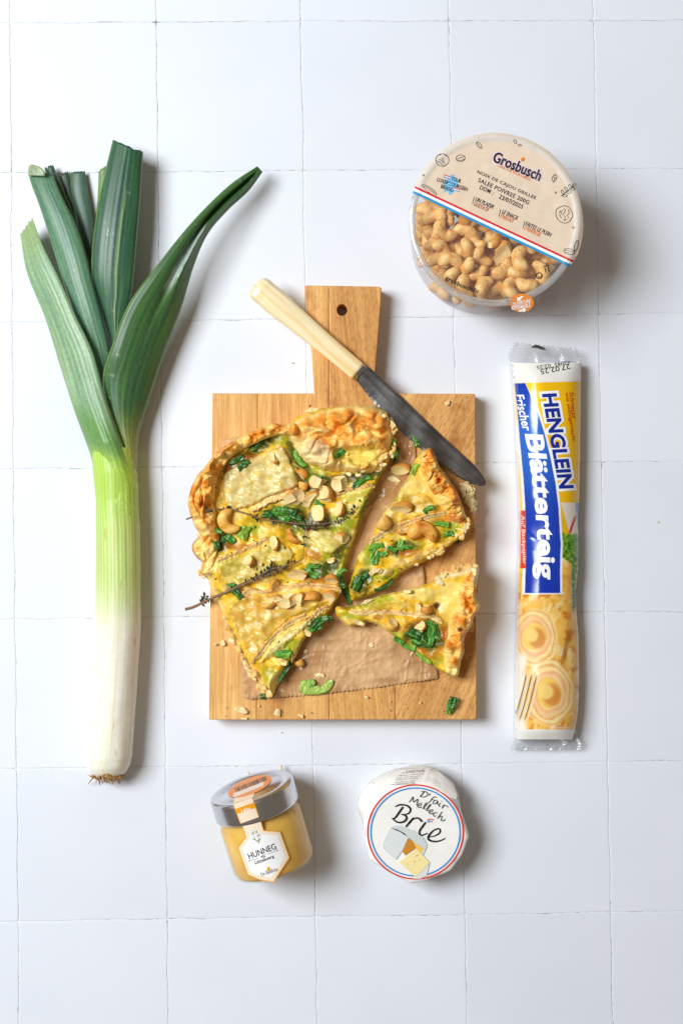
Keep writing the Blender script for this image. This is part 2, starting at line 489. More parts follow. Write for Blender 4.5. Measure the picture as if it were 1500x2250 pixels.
for i in range(len(VX) - 1):
    for j in range(len(HY) - 1):
        c = [crossing(i, j), crossing(i + 1, j), crossing(i + 1, j + 1), crossing(i, j + 1)]
        ring = []
        for k, (a, b_, inw, sd) in enumerate(((c[0], c[1], 1, 0), (c[1], c[2], 1, 1), (c[3], c[2], -1, 0), (c[0], c[3], -1, 1))):
            P, nn, amp = joint(a, b_, sd)
            gap = 0.40 + 0.5 * noise(P[:, 0] / 14 + 5.0 * inw, P[:, 1] / 14 + k, 21)
            q = P + nn * amp[:, None] - nn * (inw * np.maximum(gap, 0.08))[:, None]
            if k in (2, 3): q = q[::-1]
            ring.append(q[:-1])
        O = np.vstack(ring); ctr = O.mean(0)
        # pull corners in
        for k in range(4): O[k * 29] = O[k * 29] + (ctr - O[k * 29]) * 0.008
        zt = 0.00012 * (hash2(np.array(i), np.array(j), 33) - 0.5)
        V = []; n = len(O)
        for sh, z in ((0.0, -0.0012), (0.0, -0.00024), (0.005, -0.00006), (0.018, 0.0)):
            V.append(W(O[:, 0] + (ctr[0] - O[:, 0]) * sh, O[:, 1] + (ctr[1] - O[:, 1]) * sh, z + zt))
        V = np.vstack(V)
        F = [(r * n + k, r * n + (k + 1) % n, (r + 1) * n + (k + 1) % n, (r + 1) * n + k) for r in range(3) for k in range(n)]
        F = [f[::-1] for f in F] + [tuple(3 * n + k for k in range(n - 1, -1, -1))]
        mesh('tile', V, F, M_TILE, tt_, smooth=False)

# ------------------------------------------------------------------ cutting board
ZBD = 0.018
def wood(name, base, dark, ang, scale=1.0, fleck=0.0, seed=0.0):
    m, nt, b = new_mat(name)
    tc = N_(nt, 'ShaderNodeTexCoord'); mp = N_(nt, 'ShaderNodeMapping')
    mp.inputs['Rotation'].default_value = (0, 0, math.radians(ang)); mp.inputs['Location'].default_value = (seed, seed * 1.7, 0)
    nt.links.new(tc.outputs['Object'], mp.inputs[0])
    m2 = N_(nt, 'ShaderNodeMapping'); m2.inputs['Scale'].default_value = (620 * scale, 26 * scale, 200)
    nt.links.new(mp.outputs[0], m2.inputs[0])
    nz = N_(nt, 'ShaderNodeTexNoise'); nz.inputs['Scale'].default_value = 1; nz.inputs['Detail'].default_value = 5; nz.inputs['Distortion'].default_value = 0.4
    nt.links.new(m2.outputs[0], nz.inputs['Vector'])
    m3 = N_(nt, 'ShaderNodeMapping'); m3.inputs['Scale'].default_value = (70, 6, 20); nt.links.new(mp.outputs[0], m3.inputs[0])
    n3 = N_(nt, 'ShaderNodeTexNoise'); n3.inputs['Scale'].default_value = 1; n3.inputs['Detail'].default_value = 4; nt.links.new(m3.outputs[0], n3.inputs['Vector'])
    m4 = N_(nt, 'ShaderNodeMapping'); m4.inputs['Scale'].default_value = (1500, 260, 100); nt.links.new(mp.outputs[0], m4.inputs[0])
    n4 = N_(nt, 'ShaderNodeTexNoise'); n4.inputs['Scale'].default_value = 1; n4.inputs['Detail'].default_value = 2; nt.links.new(m4.outputs[0], n4.inputs['Vector'])
    cr = N_(nt, 'ShaderNodeValToRGB'); e = cr.color_ramp.elements
    e[0].position = 0.33; e[0].color = (*dark, 1); e[1].position = 0.62; e[1].color = (*base, 1)
    nt.links.new(nz.outputs['Fac'], cr.inputs[0])
    c3 = N_(nt, 'ShaderNodeValToRGB'); e = c3.color_ramp.elements
    e[0].position = 0.32; e[0].color = (0.80, 0.70, 0.60, 1); e[1].position = 0.6; e[1].color = (1.05, 1.02, 1.0, 1)
    nt.links.new(n3.outputs['Fac'], c3.inputs[0])
    c4 = N_(nt, 'ShaderNodeValToRGB'); e = c4.color_ramp.elements
    e[0].position = 0.36; e[0].color = (1 - 0.45 * fleck, 1 - 0.55 * fleck, 1 - 0.65 * fleck, 1); e[1].position = 0.5; e[1].color = (1, 1, 1, 1)
    nt.links.new(n4.outputs['Fac'], c4.inputs[0])
    # oily stains, crumbs' grease and wear with a shape of their own
    n5 = N_(nt, 'ShaderNodeTexNoise'); n5.inputs['Scale'].default_value = 38; n5.inputs['Detail'].default_value = 5; nt.links.new(tc.outputs['Object'], n5.inputs['Vector'])
    c5 = N_(nt, 'ShaderNodeValToRGB'); e = c5.color_ramp.elements
    e[0].position = 0.30; e[0].color = (0.66, 0.48, 0.34, 1); e[1].position = 0.41; e[1].color = (1, 1, 1, 1)
    nt.links.new(n5.outputs['Fac'], c5.inputs[0])
    cur = cr.outputs[0]
    for q in (c3, c4, c5):
        mx = N_(nt, 'ShaderNodeVectorMath', operation='MULTIPLY'); nt.links.new(cur, mx.inputs[0]); nt.links.new(q.outputs[0], mx.inputs[1]); cur = mx.outputs[0]
    nt.links.new(cur, b.inputs['Base Color'])
    b.inputs['Roughness'].default_value = 0.55; b.inputs['Specular IOR Level'].default_value = 0.3
    bp = N_(nt, 'ShaderNodeBump'); bp.inputs['Strength'].default_value = 0.35; bp.inputs['Distance'].default_value = 0.0004
    nt.links.new(nz.outputs['Fac'], bp.inputs['Height']); nt.links.new(bp.outputs[0], b.inputs['Normal'])
    return m

def prism(name, outers, z0, z1, bev, mat, parent, holes=()):
    """flat board cut to an outline (photograph pixels at z1), rounded edges, real holes"""
    cu = bpy.data.curves.new(name, 'CURVE'); cu.dimensions = '2D'; cu.fill_mode = 'BOTH'
    for poly in list(outers) + list(holes):
        sp = cu.splines.new('POLY'); sp.points.add(len(poly) - 1); sp.use_cyclic_u = True
        for p, q in zip(sp.points, poly):
            w = W(q[0], q[1], z1); p.co = (w[0], w[1], 0, 1)
    cu.extrude = (z1 - z0) / 2 - bev; cu.bevel_depth = bev; cu.bevel_resolution = 2; cu.offset = -bev
    ob = bpy.data.objects.new(name, cu); me = bpy.data.meshes.new_from_object(ob)
    bpy.data.objects.remove(ob); bpy.data.curves.remove(cu)
    me.transform(Matrix.Translation((0, 0, (z0 + z1) / 2))); me.materials.clear(); me.materials.append(mat)
    me.polygons.foreach_set('use_smooth', [False] * len(me.polygons))
    o = bpy.data.objects.new(name, me); COL.objects.link(o); o.parent = parent; me.name = name
    return o

board = thing('cutting_board', 'oak cutting board with a drilled paddle handle under the sliced tart', 'cutting board')
w1 = wood('oak_straight', lin(242, 196, 124), lin(216, 162, 94), 0, 1.0, 0.2, 0.1)
w2 = wood('oak_warm', lin(238, 188, 116), lin(210, 152, 84), 1, 0.9, 0.28, 1.3)
w3 = wood('oak_flecked', lin(234, 182, 110), lin(204, 146, 78), -6, 0.8, 0.5, 2.4)
w4 = wood('beech_flecked', lin(236, 184, 114), lin(210, 154, 86), 24, 0.8, 0.6, 3.1)
hole = [(751.5 + 11.5 * math.cos(a), 681 + 12.5 * math.sin(a)) for a in np.linspace(0, 2 * math.pi, 28, endpoint=False)]
prism('plank', [[(467, 864), (566, 864.3), (563.6, 1581.5), (459, 1581.5)]], 0, ZBD, 0.0007, w1, board)
prism('plank', [[(566.5, 864.3), (690, 864.3), (684, 772), (672.5, 702), (669, 629), (673, 627), (722, 627.5), (722.6, 1581.5), (564, 1581.5)]], 0, ZBD, 0.0007, w2, board)
prism('plank', [[(722.5, 627.5), (833, 629.5), (838, 633), (831, 730), (820, 864.5), (868, 864.5), (868, 1581.5), (723, 1581.5)]], 0, ZBD, 0.0007, w3, board, [hole])
prism('plank', [[(868.4, 864.5), (1042, 865), (1043.5, 867), (1046.5, 1579), (1044, 1581.5), (868.4, 1581.5)]], 0, ZBD, 0.0007, w4, board)

# ------------------------------------------------------------------ baking paper
def zpaper(x, y):
    r = np.abs(fbm(x / 70 + 0.5 * noise(x / 90, y / 90, 74), y / 46, 71, 3)); q = np.abs(noise(x / 24 + 0.3 * y / 30, y / 85 + 0.6 * noise(x / 50, y / 50, 75), 72))
    return ZBD + 0.0010 + 0.0007 * (1 - np.clip(r * 3.4, 0, 1)) ** 2 + 0.0003 * (1 - np.clip(np.abs(fbm(x / 26, y / 40, 73, 3)) * 5, 0, 1)) ** 2 + 0.0006 * (1 - np.clip(q * 4, 0, 1)) ** 2 * sstep(-.2, .4, noise(x / 80, y / 80, 79)) + 0.0008 * fbm(x / 40, y / 40, 76, 2)
pp = [(487, 967), (560, 955), (700, 940), (862, 926), (908, 930), (918, 1060), (929, 1240), (945, 1380), (963, 1490), (961, 1496)]
pp = [tuple(p) for p in np.vstack([np.linspace(a, b_, 8, endpoint=False) for a, b_ in zip(np.array(pp[:-1]), np.array(pp[1:]))])]
zig = []
for k in range(95):                                   # the torn saw-tooth edge
    t = k / 94; x = 962 + (548 - 962) * t; y = np.interp(x, [548, 600, 700, 830, 962], [1537, 1534, 1527, 1511, 1492])
    zig.append((x, y + (2.2 if k % 2 else -2.0)))
pp += zig + [(533, 1533), (526, 1400), (500, 1180)]
M_PAPER, nt, b = new_mat('baking_paper')
tc = N_(nt, 'ShaderNodeTexCoord'); nz = N_(nt, 'ShaderNodeTexNoise'); nz.inputs['Scale'].default_value = 34; nz.inputs['Detail'].default_value = 6
nt.links.new(tc.outputs['Object'], nz.inputs['Vector'])
cr = N_(nt, 'ShaderNodeValToRGB'); e = cr.color_ramp.elements
e[0].position = 0.36; e[0].color = (*lin(176, 128, 82), 1); e[1].position = 0.62; e[1].color = (*lin(216, 172, 122), 1)
nt.links.new(nz.outputs['Fac'], cr.inputs[0]); nt.links.new(cr.outputs[0], b.inputs['Base Color'])
mr = N_(nt, 'ShaderNodeMapRange'); mr.inputs[1].default_value = 0.38; mr.inputs[2].default_value = 0.55; mr.inputs[3].default_value = 0.16; mr.inputs[4].default_value = 0.6
nt.links.new(nz.outputs['Fac'], mr.inputs[0]); nt.links.new(mr.outputs[0], b.inputs['Roughness'])
b.inputs['Specular IOR Level'].default_value = 0.35
bump(nt, b, 200, 0.14, 0.0004, 6)
paper = field('baking_paper', pp, 2.2, lambda x, y, d: zpaper(x, y) + (0.0020 * sstep(0.0, 0.5, noise(x / 60, y / 60, 80)) - 0.0004) * sstep(30, 0, d), lambda x, y, d, z: np.ones((len(x), 3)),
              lambda x, y: zpaper(x, y) + (0.0020 * sstep(0.0, 0.5, noise(x / 60, y / 60, 80)) - 0.0004) - 0.00012, M_PAPER, None)
tag(paper, 'crumpled brown baking paper with a saw-tooth edge under the tart', 'baking paper')
# ------------------------------------------------------------------ leek
M_LEEK = vmat('leek_skin', 0.38, 0.4, 1500, 0.05, 0.0003, var=0.03, vscale=300)
M_LEAF = vmat('leek_leaf', 0.38, 0.45, 1400, 0.15, 0.0003, var=0.12, vscale=420)
M_ROOT = vmat('leek_root', 0.85, 0.2, 2000, 0.2, 0.0003, var=0.25, vscale=900)
leek = thing('leek', 'whole raw leek with white shaft, dark green cut leaves and brown root tuft', 'leek')

SH_L = [(203, 985), (206, 1040), (211, 1100), (212, 1200), (211, 1300), (209, 1400), (207, 1500), (203, 1560), (198, 1630), (195, 1662), (196, 1684), (200, 1696), (209, 1705)]
SH_R = [(298, 985), (302, 1040), (304, 1100), (308, 1160), (309, 1250), (309, 1370), (306, 1430), (300, 1530), (293, 1620), (290, 1660), (286, 1680), (279, 1694), (267, 1705)]
def shaft_edges(y):
    a = np.array(SH_L); b_ = np.array(SH_R)
    return np.interp(y, a[:, 1], a[:, 0]), np.interp(y, b_[:, 1], b_[:, 0])
def leek_col(u, y, s=0):
    """u across in pixels, y along"""
    st = 0.5 + 0.5 * np.sin(2 * math.pi * u / 8.3 + 1.2 * noise(u / 20, y / 300, 41))
    st = st * (0.7 + 0.5 * noise(u / 9, y / 220, 42))
    fine = fbm(u / 3.2, y / 160, 43, 3)
    white = np.tile(lin(243, 238, 222), (len(u), 1)); white = mixc(white, lin(232, 227, 194), sstep(-0.1, 0.6, fbm(u / 9, y / 300, 44)))
    pale = lin(222, 234, 150); grn = lin(126, 178, 18)
    g = sstep(1420, 1250, y + 30 * noise(u / 12, y * 0, 45))
    c = mixc(white, pale, g * 0.9)
    c = mixc(c, grn, np.clip(g * (0.15 + 0.8 * st) * 0.85, 0, 1) * sstep(1400, 1330, y))
    c = mixc(c, lin(162, 204, 40), 0.65 * sstep(1220, 1050, y))
    c = c * (1 + 0.10 * fine[:, None])
    c = mixc(c, lin(196, 160, 96), 0.55 * sstep(0.55, 0.75, noise(u / 5 + 3, y / 60, 46)))
    return c
ny, na = 240, 150
ys = np.linspace(985, 1705, ny); xl, xr = shaft_edges(ys)
V = []; Cc = []
for y, a, b_ in zip(ys, xl, xr):
    r = (b_ - a) / 2; zc = (r * H / FP) / (1 + r / FP) + 0.0002; kr = r * (H - zc) / FP
    if y > 1672: kr *= 1
    cc = W((a + b_) / 2, y, zc); th = np.linspace(0, 2 * math.pi, na, endpoint=False)
    rr = kr * (1 + 0.012 * noise(th * 2.2, y / 90 + 0 * th, 47) + 0.0015 * np.sin(th * 36))
    V.append(np.stack([cc[0] + rr * np.cos(th), np.full(na, cc[1]), cc[2] + rr * np.sin(th)], 1))
    Cc.append(leek_col(th * r, np.full(na, y)))
V = np.vstack(V); Cc = np.vstack(Cc)
F = [(i * na + j, i * na + (j + 1) % na, (i + 1) * na + (j + 1) % na, (i + 1) * na + j) for i in range(ny - 1) for j in range(na)]
F = [f[::-1] for f in F] + [tuple((ny - 1) * na + j for j in range(na))]
mesh('shaft', V, F, M_LEEK, leek, Cc)
mb = MB()
for k in range(300):
    t = rnd.uniform(0, 1); px = 207 + 59 * t; py = 1703 - 2 * rnd.random(); z = 0.0135 + 0.0115 * math.sin(math.pi * t) * rnd.uniform(-0.6, 1.0)
    L = rnd.uniform(5, 12) if rnd.random() < .93 else rnd.uniform(14, 26); a = math.radians(90 + rnd.gauss(0, 26) + (0.5 - t) * 26)
    p = [(px, py - 3, z)]
    for q in range(4):
        px += L / 4 * math.cos(a); py += L / 4 * math.sin(a); a += rnd.gauss(0, 0.55); z = max(0.0012, z + rnd.gauss(-0.001, 0.002)); p.append((px, min(py, 1727), z))
    P = spl([tuple(W(*q)) for q in p], 7)
    v, f = tube_mesh(P, np.linspace(0.0006, 0.00025, 7), 5)
    mb.add(v, f, lin(*[(200, 150, 88), (218, 172, 108), (164, 114, 62), (232, 200, 146)][k % 4]))
mb.build('root_tuft', M_ROOT, leek, kind='stuff')

def leaf(L, R, arch, colf, n=110, m=26, th=0.0007, bumpf=None, ragged=0.0, seed=0, parent=None):
    A = spl([(p[0], p[1], p[2] * 100) for p in L], n); B = spl([(p[0], p[1], p[2] * 100) for p in R], n)
    t = np.linspace(0, 1, m)[None, :]; v = np.linspace(0, 1, n)[:, None]
    X = A[:, :1] * (1 - t) + B[:, :1] * t; Y = A[:, 1:2] * (1 - t) + B[:, 1:2] * t; Z = (A[:, 2:] * (1 - t) + B[:, 2:] * t) / 100
    ar = lerp_list(v[:, 0], arch)[:, None]
    prof = np.sqrt(np.clip(1 - (2 * t - 1) ** 2, 0, 1)) * 0.75 + (1 - (2 * t - 1) ** 2) * 0.25
    Z = Z + ar * prof
    if bumpf is not None: Z = Z + bumpf(t, v)
    Z = Z + 0.012 * np.sin(t * 44) * np.minimum(1, ar + 0.3)
    if ragged:
        d = np.stack([A[0, 0] - A[4, 0], A[0, 1] - A[4, 1]]); d = d / np.linalg.norm(d)
        w = np.clip(1 - v / 0.06, 0, 1) * ragged * noise(t * 5 + seed, 0 * t + seed, 5)
        X = X + d[0] * w; Y = Y + d[1] * w
    G = W(X, Y, Z / 100)
    wid = np.linalg.norm(A[:, :2] - B[:, :2], axis=1)[:, None]
    col = colf((t * wid).ravel(), (v * 700 + 0 * t).ravel(), (t + 0 * v).ravel(), (v + 0 * t).ravel(), X.ravel(), Y.ravel())
    V, F = sheet_mesh(G, th)
    return mesh('leaf', V, F, M_LEAF, parent or leek, np.vstack([col, col * 0.95]))

def green(base, light, blue, seed, edge=0.6):
    def f(u, y, t, v, X, Y):
        uu = t * 60
        s1 = fbm(uu / 5, v * 3, seed, 3); s2 = fbm(uu / 1.6, v * 5, seed + 3, 3)
        c = np.tile(lin(*base), (len(u), 1))
        c = mixc(c, lin(*light), np.clip(sstep(-0.2, 0.6, s1) * 0.7, 0, 1))
        c = mixc(c, lin(*blue), np.clip(sstep(0.0, 0.5, fbm(uu / 7, v * 2.2, seed + 7, 3)) * 0.6, 0, 1))
        c = c * (1 + 0.30 * s2[:, None])
        c = mixc(c, lin(170, 196, 104), edge * sstep(0.035, 0.0, np.minimum(t, 1 - t)))
        sp = sstep(0.62, 0.72, noise(uu / 1.3, v * 60, seed + 9)) * sstep(0.1, 0.5, fbm(uu / 20, v * 5, seed + 11, 2))
        return mixc(c, lin(198, 206, 150), 0.7 * sp)
    return f
g_front = green((130, 164, 124), (164, 190, 146), (112, 146, 126), 51)
def g_L1(u, y, t, v, X, Y):
    c = g_front(u, y, t, v, X, Y)
    c = mixc(c, lin(150, 168, 96), 0.6 * sstep(0.16, 0.0, v))
    c = mixc(c, lin(96, 146, 62), 0.8 * sstep(900, 985, Y + 60 * (1 - t)))
    q = leek_col(np.arccos(np.clip(2 * t - 1, -1, 1)) * 49, Y)
    return mixc(c, q, sstep(985, 1052, Y + 26 * (1 - t) + 6 * noise(t * 30, v * 2, 3)))
leaf([(45, 515, 1.0), (60, 600, 1.5), (100, 700, 1.9), (131, 800, 1.9), (163, 900, 1.6), (199, 1000, 1.35), (205, 1040, 1.35), (210.5, 1100, 1.42), (211.5, 1140, 1.40), (212.5, 1190, 1.30)],
     [(72, 480, 1.6), (95, 540, 2.2), (130, 610, 2.6), (165, 690, 2.9), (203, 770, 3.0), (229, 860, 2.8), (254, 930, 2.5), (280, 995, 2.0), (302.5, 1052, 1.45), (305, 1100, 1.42), (307, 1140, 1.40), (307.5, 1190, 1.30)],
     [0.15, 0.25, 0.3, 0.35, 0.4, 0.55, 0.9, 1.35, 1.43, 1.43, 1.40], g_L1, n=170, m=64, ragged=10, seed=2, th=0.0005)
g_r = green((56, 96, 50), (88, 128, 66), (52, 86, 66), 61)
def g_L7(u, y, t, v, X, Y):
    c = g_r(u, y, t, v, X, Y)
    # pale wedge on the fold: sheen painted into the colour, with the pale underside
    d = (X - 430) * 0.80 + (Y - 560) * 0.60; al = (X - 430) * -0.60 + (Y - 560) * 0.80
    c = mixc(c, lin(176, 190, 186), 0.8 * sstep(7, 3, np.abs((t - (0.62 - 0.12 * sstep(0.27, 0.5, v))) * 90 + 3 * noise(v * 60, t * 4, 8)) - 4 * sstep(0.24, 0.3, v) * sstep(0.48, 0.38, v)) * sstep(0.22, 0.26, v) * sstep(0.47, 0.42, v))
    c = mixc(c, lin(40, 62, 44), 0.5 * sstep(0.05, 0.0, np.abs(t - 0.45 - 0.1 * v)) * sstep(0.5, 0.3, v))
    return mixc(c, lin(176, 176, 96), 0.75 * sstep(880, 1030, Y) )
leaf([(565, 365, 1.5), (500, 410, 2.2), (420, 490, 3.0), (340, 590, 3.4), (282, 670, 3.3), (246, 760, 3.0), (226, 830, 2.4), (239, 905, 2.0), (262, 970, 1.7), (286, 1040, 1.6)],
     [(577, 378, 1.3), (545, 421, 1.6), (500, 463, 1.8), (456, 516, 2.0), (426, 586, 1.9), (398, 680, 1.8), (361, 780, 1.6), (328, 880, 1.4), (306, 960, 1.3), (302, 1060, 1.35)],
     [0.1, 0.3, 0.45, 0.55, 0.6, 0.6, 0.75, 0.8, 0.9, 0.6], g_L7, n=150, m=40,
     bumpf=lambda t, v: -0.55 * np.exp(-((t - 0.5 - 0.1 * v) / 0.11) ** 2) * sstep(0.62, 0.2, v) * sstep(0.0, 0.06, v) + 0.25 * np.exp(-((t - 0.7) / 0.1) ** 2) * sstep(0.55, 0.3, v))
leaf([(63, 366, 1.2), (66, 395, 1.4), (88, 455, 1.7), (112, 530, 1.9), (136, 610, 2.0), (166, 700, 2.0), (202, 800, 1.7), (228, 880, 1.3)],
     [(118, 388, 1.6), (141, 440, 1.9), (166, 490, 2.1), (190, 560, 2.3), (206, 625, 2.3), (226, 700, 2.2), (241, 770, 1.9), (254, 880, 1.4)],
     [0.3, 0.4, 0.45, 0.45, 0.4, 0.5], green((84, 126, 94), (120, 156, 120), (70, 110, 98), 71, 0.4), ragged=6, seed=4)
leaf([(98, 370, .5), (111, 420, .6), (152, 520, .8), (203, 650, .9), (230, 760, .9)], [(117, 361, .6), (133, 402, .8), (162, 470, .9), (212, 620, 1.0), (240, 740, 1.0)],
     [0.2, 0.25, 0.3], green((62, 90, 74), (84, 112, 86), (56, 82, 80), 81), ragged=6, seed=6, n=70, m=14)
leaf([(155, 379, .3), (157, 420, .4), (175, 520, .6), (217, 690, .8), (236, 760, .8)], [(187, 375, .4), (196, 430, .5), (209, 510, .7), (232, 650, .9), (246, 740, .9)],
     [0.2, 0.25, 0.3], green((70, 100, 84), (94, 122, 96), (60, 88, 86), 91), ragged=3, seed=8, n=70, m=16)
leaf([(131, 386, .2), (150, 452, .3), (192, 570, .4), (228, 700, .5)], [(150, 375, .2), (161, 422, .3), (197, 520, .4), (236, 680, .5)],
     [0.1, 0.15, 0.2], green((52, 78, 64), (70, 96, 74), (48, 72, 70), 93), ragged=8, seed=9, n=60, m=12)
leaf([(217, 376, .5), (215, 430, .6), (210, 510, .8), (218, 640, .9)], [(233, 364, .6), (233, 420, .7), (228, 510, .9), (236, 640, .9)],
     [0.1, 0.15, 0.2], green((108, 142, 84), (130, 160, 96), (90, 124, 84), 95), ragged=4, seed=11, n=50, m=12)
def g_L6(u, y, t, v, X, Y):
    c = green((44, 86, 58), (72, 116, 74), (42, 74, 80), 101)(u, y, t, v, X, Y)
    rib = np.abs(t - (0.62 - 0.06 * v + 0.008 * np.sin(v * 40)))
    return mixc(c, lin(150, 178, 92), 0.8 * sstep(0.022, 0.006, rib) * sstep(0.12, 0.2, v))
leaf([(248, 307, 1.9), (226, 400, 2.1), (208, 500, 2.2), (201, 600, 2.0), (216, 680, 1.5), (237, 750, 1.2), (252, 840, 1.0), (262, 930, 1.0)],
     [(315, 335, 1.9), (309, 430, 2.1), (301, 530, 2.2), (290, 640, 2.0), (270, 740, 1.6), (264, 840, 1.2), (272, 930, 1.0)],
     [0.5, 0.5, 0.5, 0.45, 0.3, 0.2], g_L6, ragged=3, seed=13, n=140, m=36)
# the folded dry tip of the second leaf
o = leaf([(62, 385, 1.85), (64, 366, 1.7), (70, 361, 1.9)], [(100, 387, 2.15), (98, 376, 2.2), (88, 366, 2.1)], [0.1, 0.15, 0.1], green((126, 154, 122), (206, 180, 120), (112, 144, 120), 111), n=14, m=14)
o['label'] = 'folded dry tip of the leaf'

# ------------------------------------------------------------------ knife
knife = thing('table_knife', 'serrated table knife with an ivory coloured handle lying across the cutting board', 'knife')
M_IVORY, nt, b = new_mat('ivory_handle')
tc = N_(nt, 'ShaderNodeTexCoord'); mp = N_(nt, 'ShaderNodeMapping'); mp.inputs['Rotation'].default_value = (0, 0, math.radians(40.9)); nt.links.new(tc.outputs['Object'], mp.inputs[0])
m2 = N_(nt, 'ShaderNodeMapping'); m2.inputs['Scale'].default_value = (14, 260, 120); nt.links.new(mp.outputs[0], m2.inputs[0])
nz = N_(nt, 'ShaderNodeTexNoise'); nz.inputs['Scale'].default_value = 1; nz.inputs['Detail'].default_value = 4; nt.links.new(m2.outputs[0], nz.inputs['Vector'])
cr = N_(nt, 'ShaderNodeValToRGB'); e = cr.color_ramp.elements
e[0].position = 0.35; e[0].color = (*lin(240, 206, 140), 1); e[1].position = 0.58; e[1].color = (*lin(250, 232, 190), 1)
nt.links.new(nz.outputs['Fac'], cr.inputs[0]); nt.links.new(cr.outputs[0], b.inputs['Base Color'])
b.inputs['Roughness'].default_value = 0.25; b.inputs['Subsurface Weight'].default_value = 0.1; b.inputs['Subsurface Scale'].default_value = 0.003
A = np.array([557., 617.]) + np.array([2, 6]); A = np.array([559.5, 625.0]); Bq = np.array([786., 816.])
ax = (Bq - A) / np.linalg.norm(Bq - A); pe = np.array([ax[1], -ax[0]])
prof_s = [0, .012, .03, .06, .10, .16, .24, .36, .5, .65, .8, .93, 1.0]
prof_w = [9, 19, 25, 27.5, 27, 28, 28.5, 26.5, 24.5, 23, 22, 21.5, 21.5]
ns, k = 60, 48; V = []
ss = np.concatenate([np.linspace(0, .06, 16), np.linspace(.06, 1, 45)[1:]])
for s in ss:
    c = A + (Bq - A) * s; w = np.interp(s, prof_s, prof_w)
    for j in range(k):
        a = 2 * math.pi * j / k; e_ = 2.6
        ca, sa = math.cos(a), math.sin(a)
        sx = abs(ca) ** (2 / e_) * math.copysign(1, ca); sz = abs(sa) ** (2 / e_) * math.copysign(1, sa)
        fl = 1 + 0.045 * math.cos(8 * a) * float(sstep(0.5, 0.02, s))
        z = 0.0243 - 0.0025 * s; kk = (H - z) / FP
        hz = w * kk * (0.62 - 0.14 * s)
        q = c + pe * w * sx * fl
        V.append(W(q[0], q[1], z + hz * sz * fl))
n = len(ss)
F = [(i * k + j, i * k + (j + 1) % k, (i + 1) * k + (j + 1) % k, (i + 1) * k + j) for i in range(n - 1) for j in range(k)]
F += [tuple(range(k - 1, -1, -1)), tuple(range((n - 1) * k, n * k))]
mesh('handle', V, F, M_IVORY, knife)
M_STEEL = pmat('brushed_steel', (0.25, 0.255, 0.27), 0.26, 0.5, 1.0, 900, 0.05, 0.0002, var=0.12, vscale=60)
nt = M_STEEL.node_tree; b = nt.nodes['Principled BSDF']          # greasy smears and fine scratches along the blade
tc = N_(nt, 'ShaderNodeTexCoord'); mp = N_(nt, 'ShaderNodeMapping'); mp.inputs['Rotation'].default_value = (0, 0, math.radians(40)); nt.links.new(tc.outputs['Object'], mp.inputs[0])
m2 = N_(nt, 'ShaderNodeMapping'); m2.inputs['Scale'].default_value = (40, 900, 1); nt.links.new(mp.outputs[0], m2.inputs[0])
q1 = N_(nt, 'ShaderNodeTexNoise'); q1.inputs['Scale'].default_value = 1; q1.inputs['Detail'].default_value = 3; nt.links.new(m2.outputs[0], q1.inputs['Vector'])
q2 = N_(nt, 'ShaderNodeTexNoise'); q2.inputs['Scale'].default_value = 45; q2.inputs['Detail'].default_value = 4; nt.links.new(tc.outputs['Object'], q2.inputs['Vector'])
ad = N_(nt, 'ShaderNodeMath', operation='MULTIPLY_ADD'); ad.inputs[1].default_value = 0.22; nt.links.new(q1.outputs['Fac'], ad.inputs[0]); nt.links.new(q2.outputs['Fac'], ad.inputs[2])
cr = N_(nt, 'ShaderNodeValToRGB'); e = cr.color_ramp.elements; e[0].position = .45; e[0].color = (.23, .235, .25, 1); e[1].position = .85; e[1].color = (.42, .42, .43, 1)
nt.links.new(ad.outputs[0], cr.inputs[0]); nt.links.new(cr.outputs[0], b.inputs['Base Color'])
mr = N_(nt, 'ShaderNodeMapRange'); mr.inputs[1].default_value = .5; mr.inputs[2].default_value = 1.; mr.inputs[3].default_value = .2; mr.inputs[4].default_value = .45; nt.links.new(ad.outputs[0], mr.inputs[0]); nt.links.new(mr.outputs[0], b.inputs['Roughness'])
M_BOL = pmat('polished_steel', (0.55, 0.54, 0.52), 0.2, 0.5, 1.0, var=0.05)
V = []; ss = np.linspace(0, 1, 8)
for s in ss:
    c = Bq + ax * (-1 + 11 * s); w = 21.3 - 1.8 * s
    for j in range(32):
        a = 2 * math.pi * j / 32; z = 0.0218 - 0.001 * s
        q = c + pe * w * math.copysign(abs(math.cos(a)) ** .8, math.cos(a)); kk = (H - z) / FP
        V.append(W(q[0], q[1], z + math.sin(a) * w * kk * (0.46 - 0.30 * s)))
F = [(i * 32 + j, i * 32 + (j + 1) % 32, (i + 1) * 32 + (j + 1) % 32, (i + 1) * 32 + j) for i in range(7) for j in range(32)] + [tuple(range(31, -1, -1)), tuple(range(7 * 32, 8 * 32))]
mesh('bolster', V, F, M_BOL, knife)
spine = spl([(807, 805), (838, 832), (875, 866), (918, 908), (962, 950), (1005, 990), (1038, 1020), (1056, 1040), (1066, 1056), (1066, 1064), (1060, 1068.5), (1050, 1067)], 90)
edge = spl([(783, 837), (808, 868), (836, 902), (866, 934), (900, 965), (940, 999), (972, 1024), (1003, 1046), (1030, 1061), (1049, 1067)], 90)
u = np.linspace(0, 1, 90)
T = np.gradient(edge, axis=0); T /= np.linalg.norm(T, axis=1)[:, None]
edge2 = edge + np.stack([-T[:, 1], T[:, 0]], 1) * (1.3 * np.abs(np.sin(u * 30 * math.pi)) * sstep(0.06, 0.12, u) * sstep(0.93, 0.85, u))[:, None]
ts = np.array([0, .12, .5, .88, 1.0]); G = []
zb = 0.0206 + 0.0006 * (1 - u)
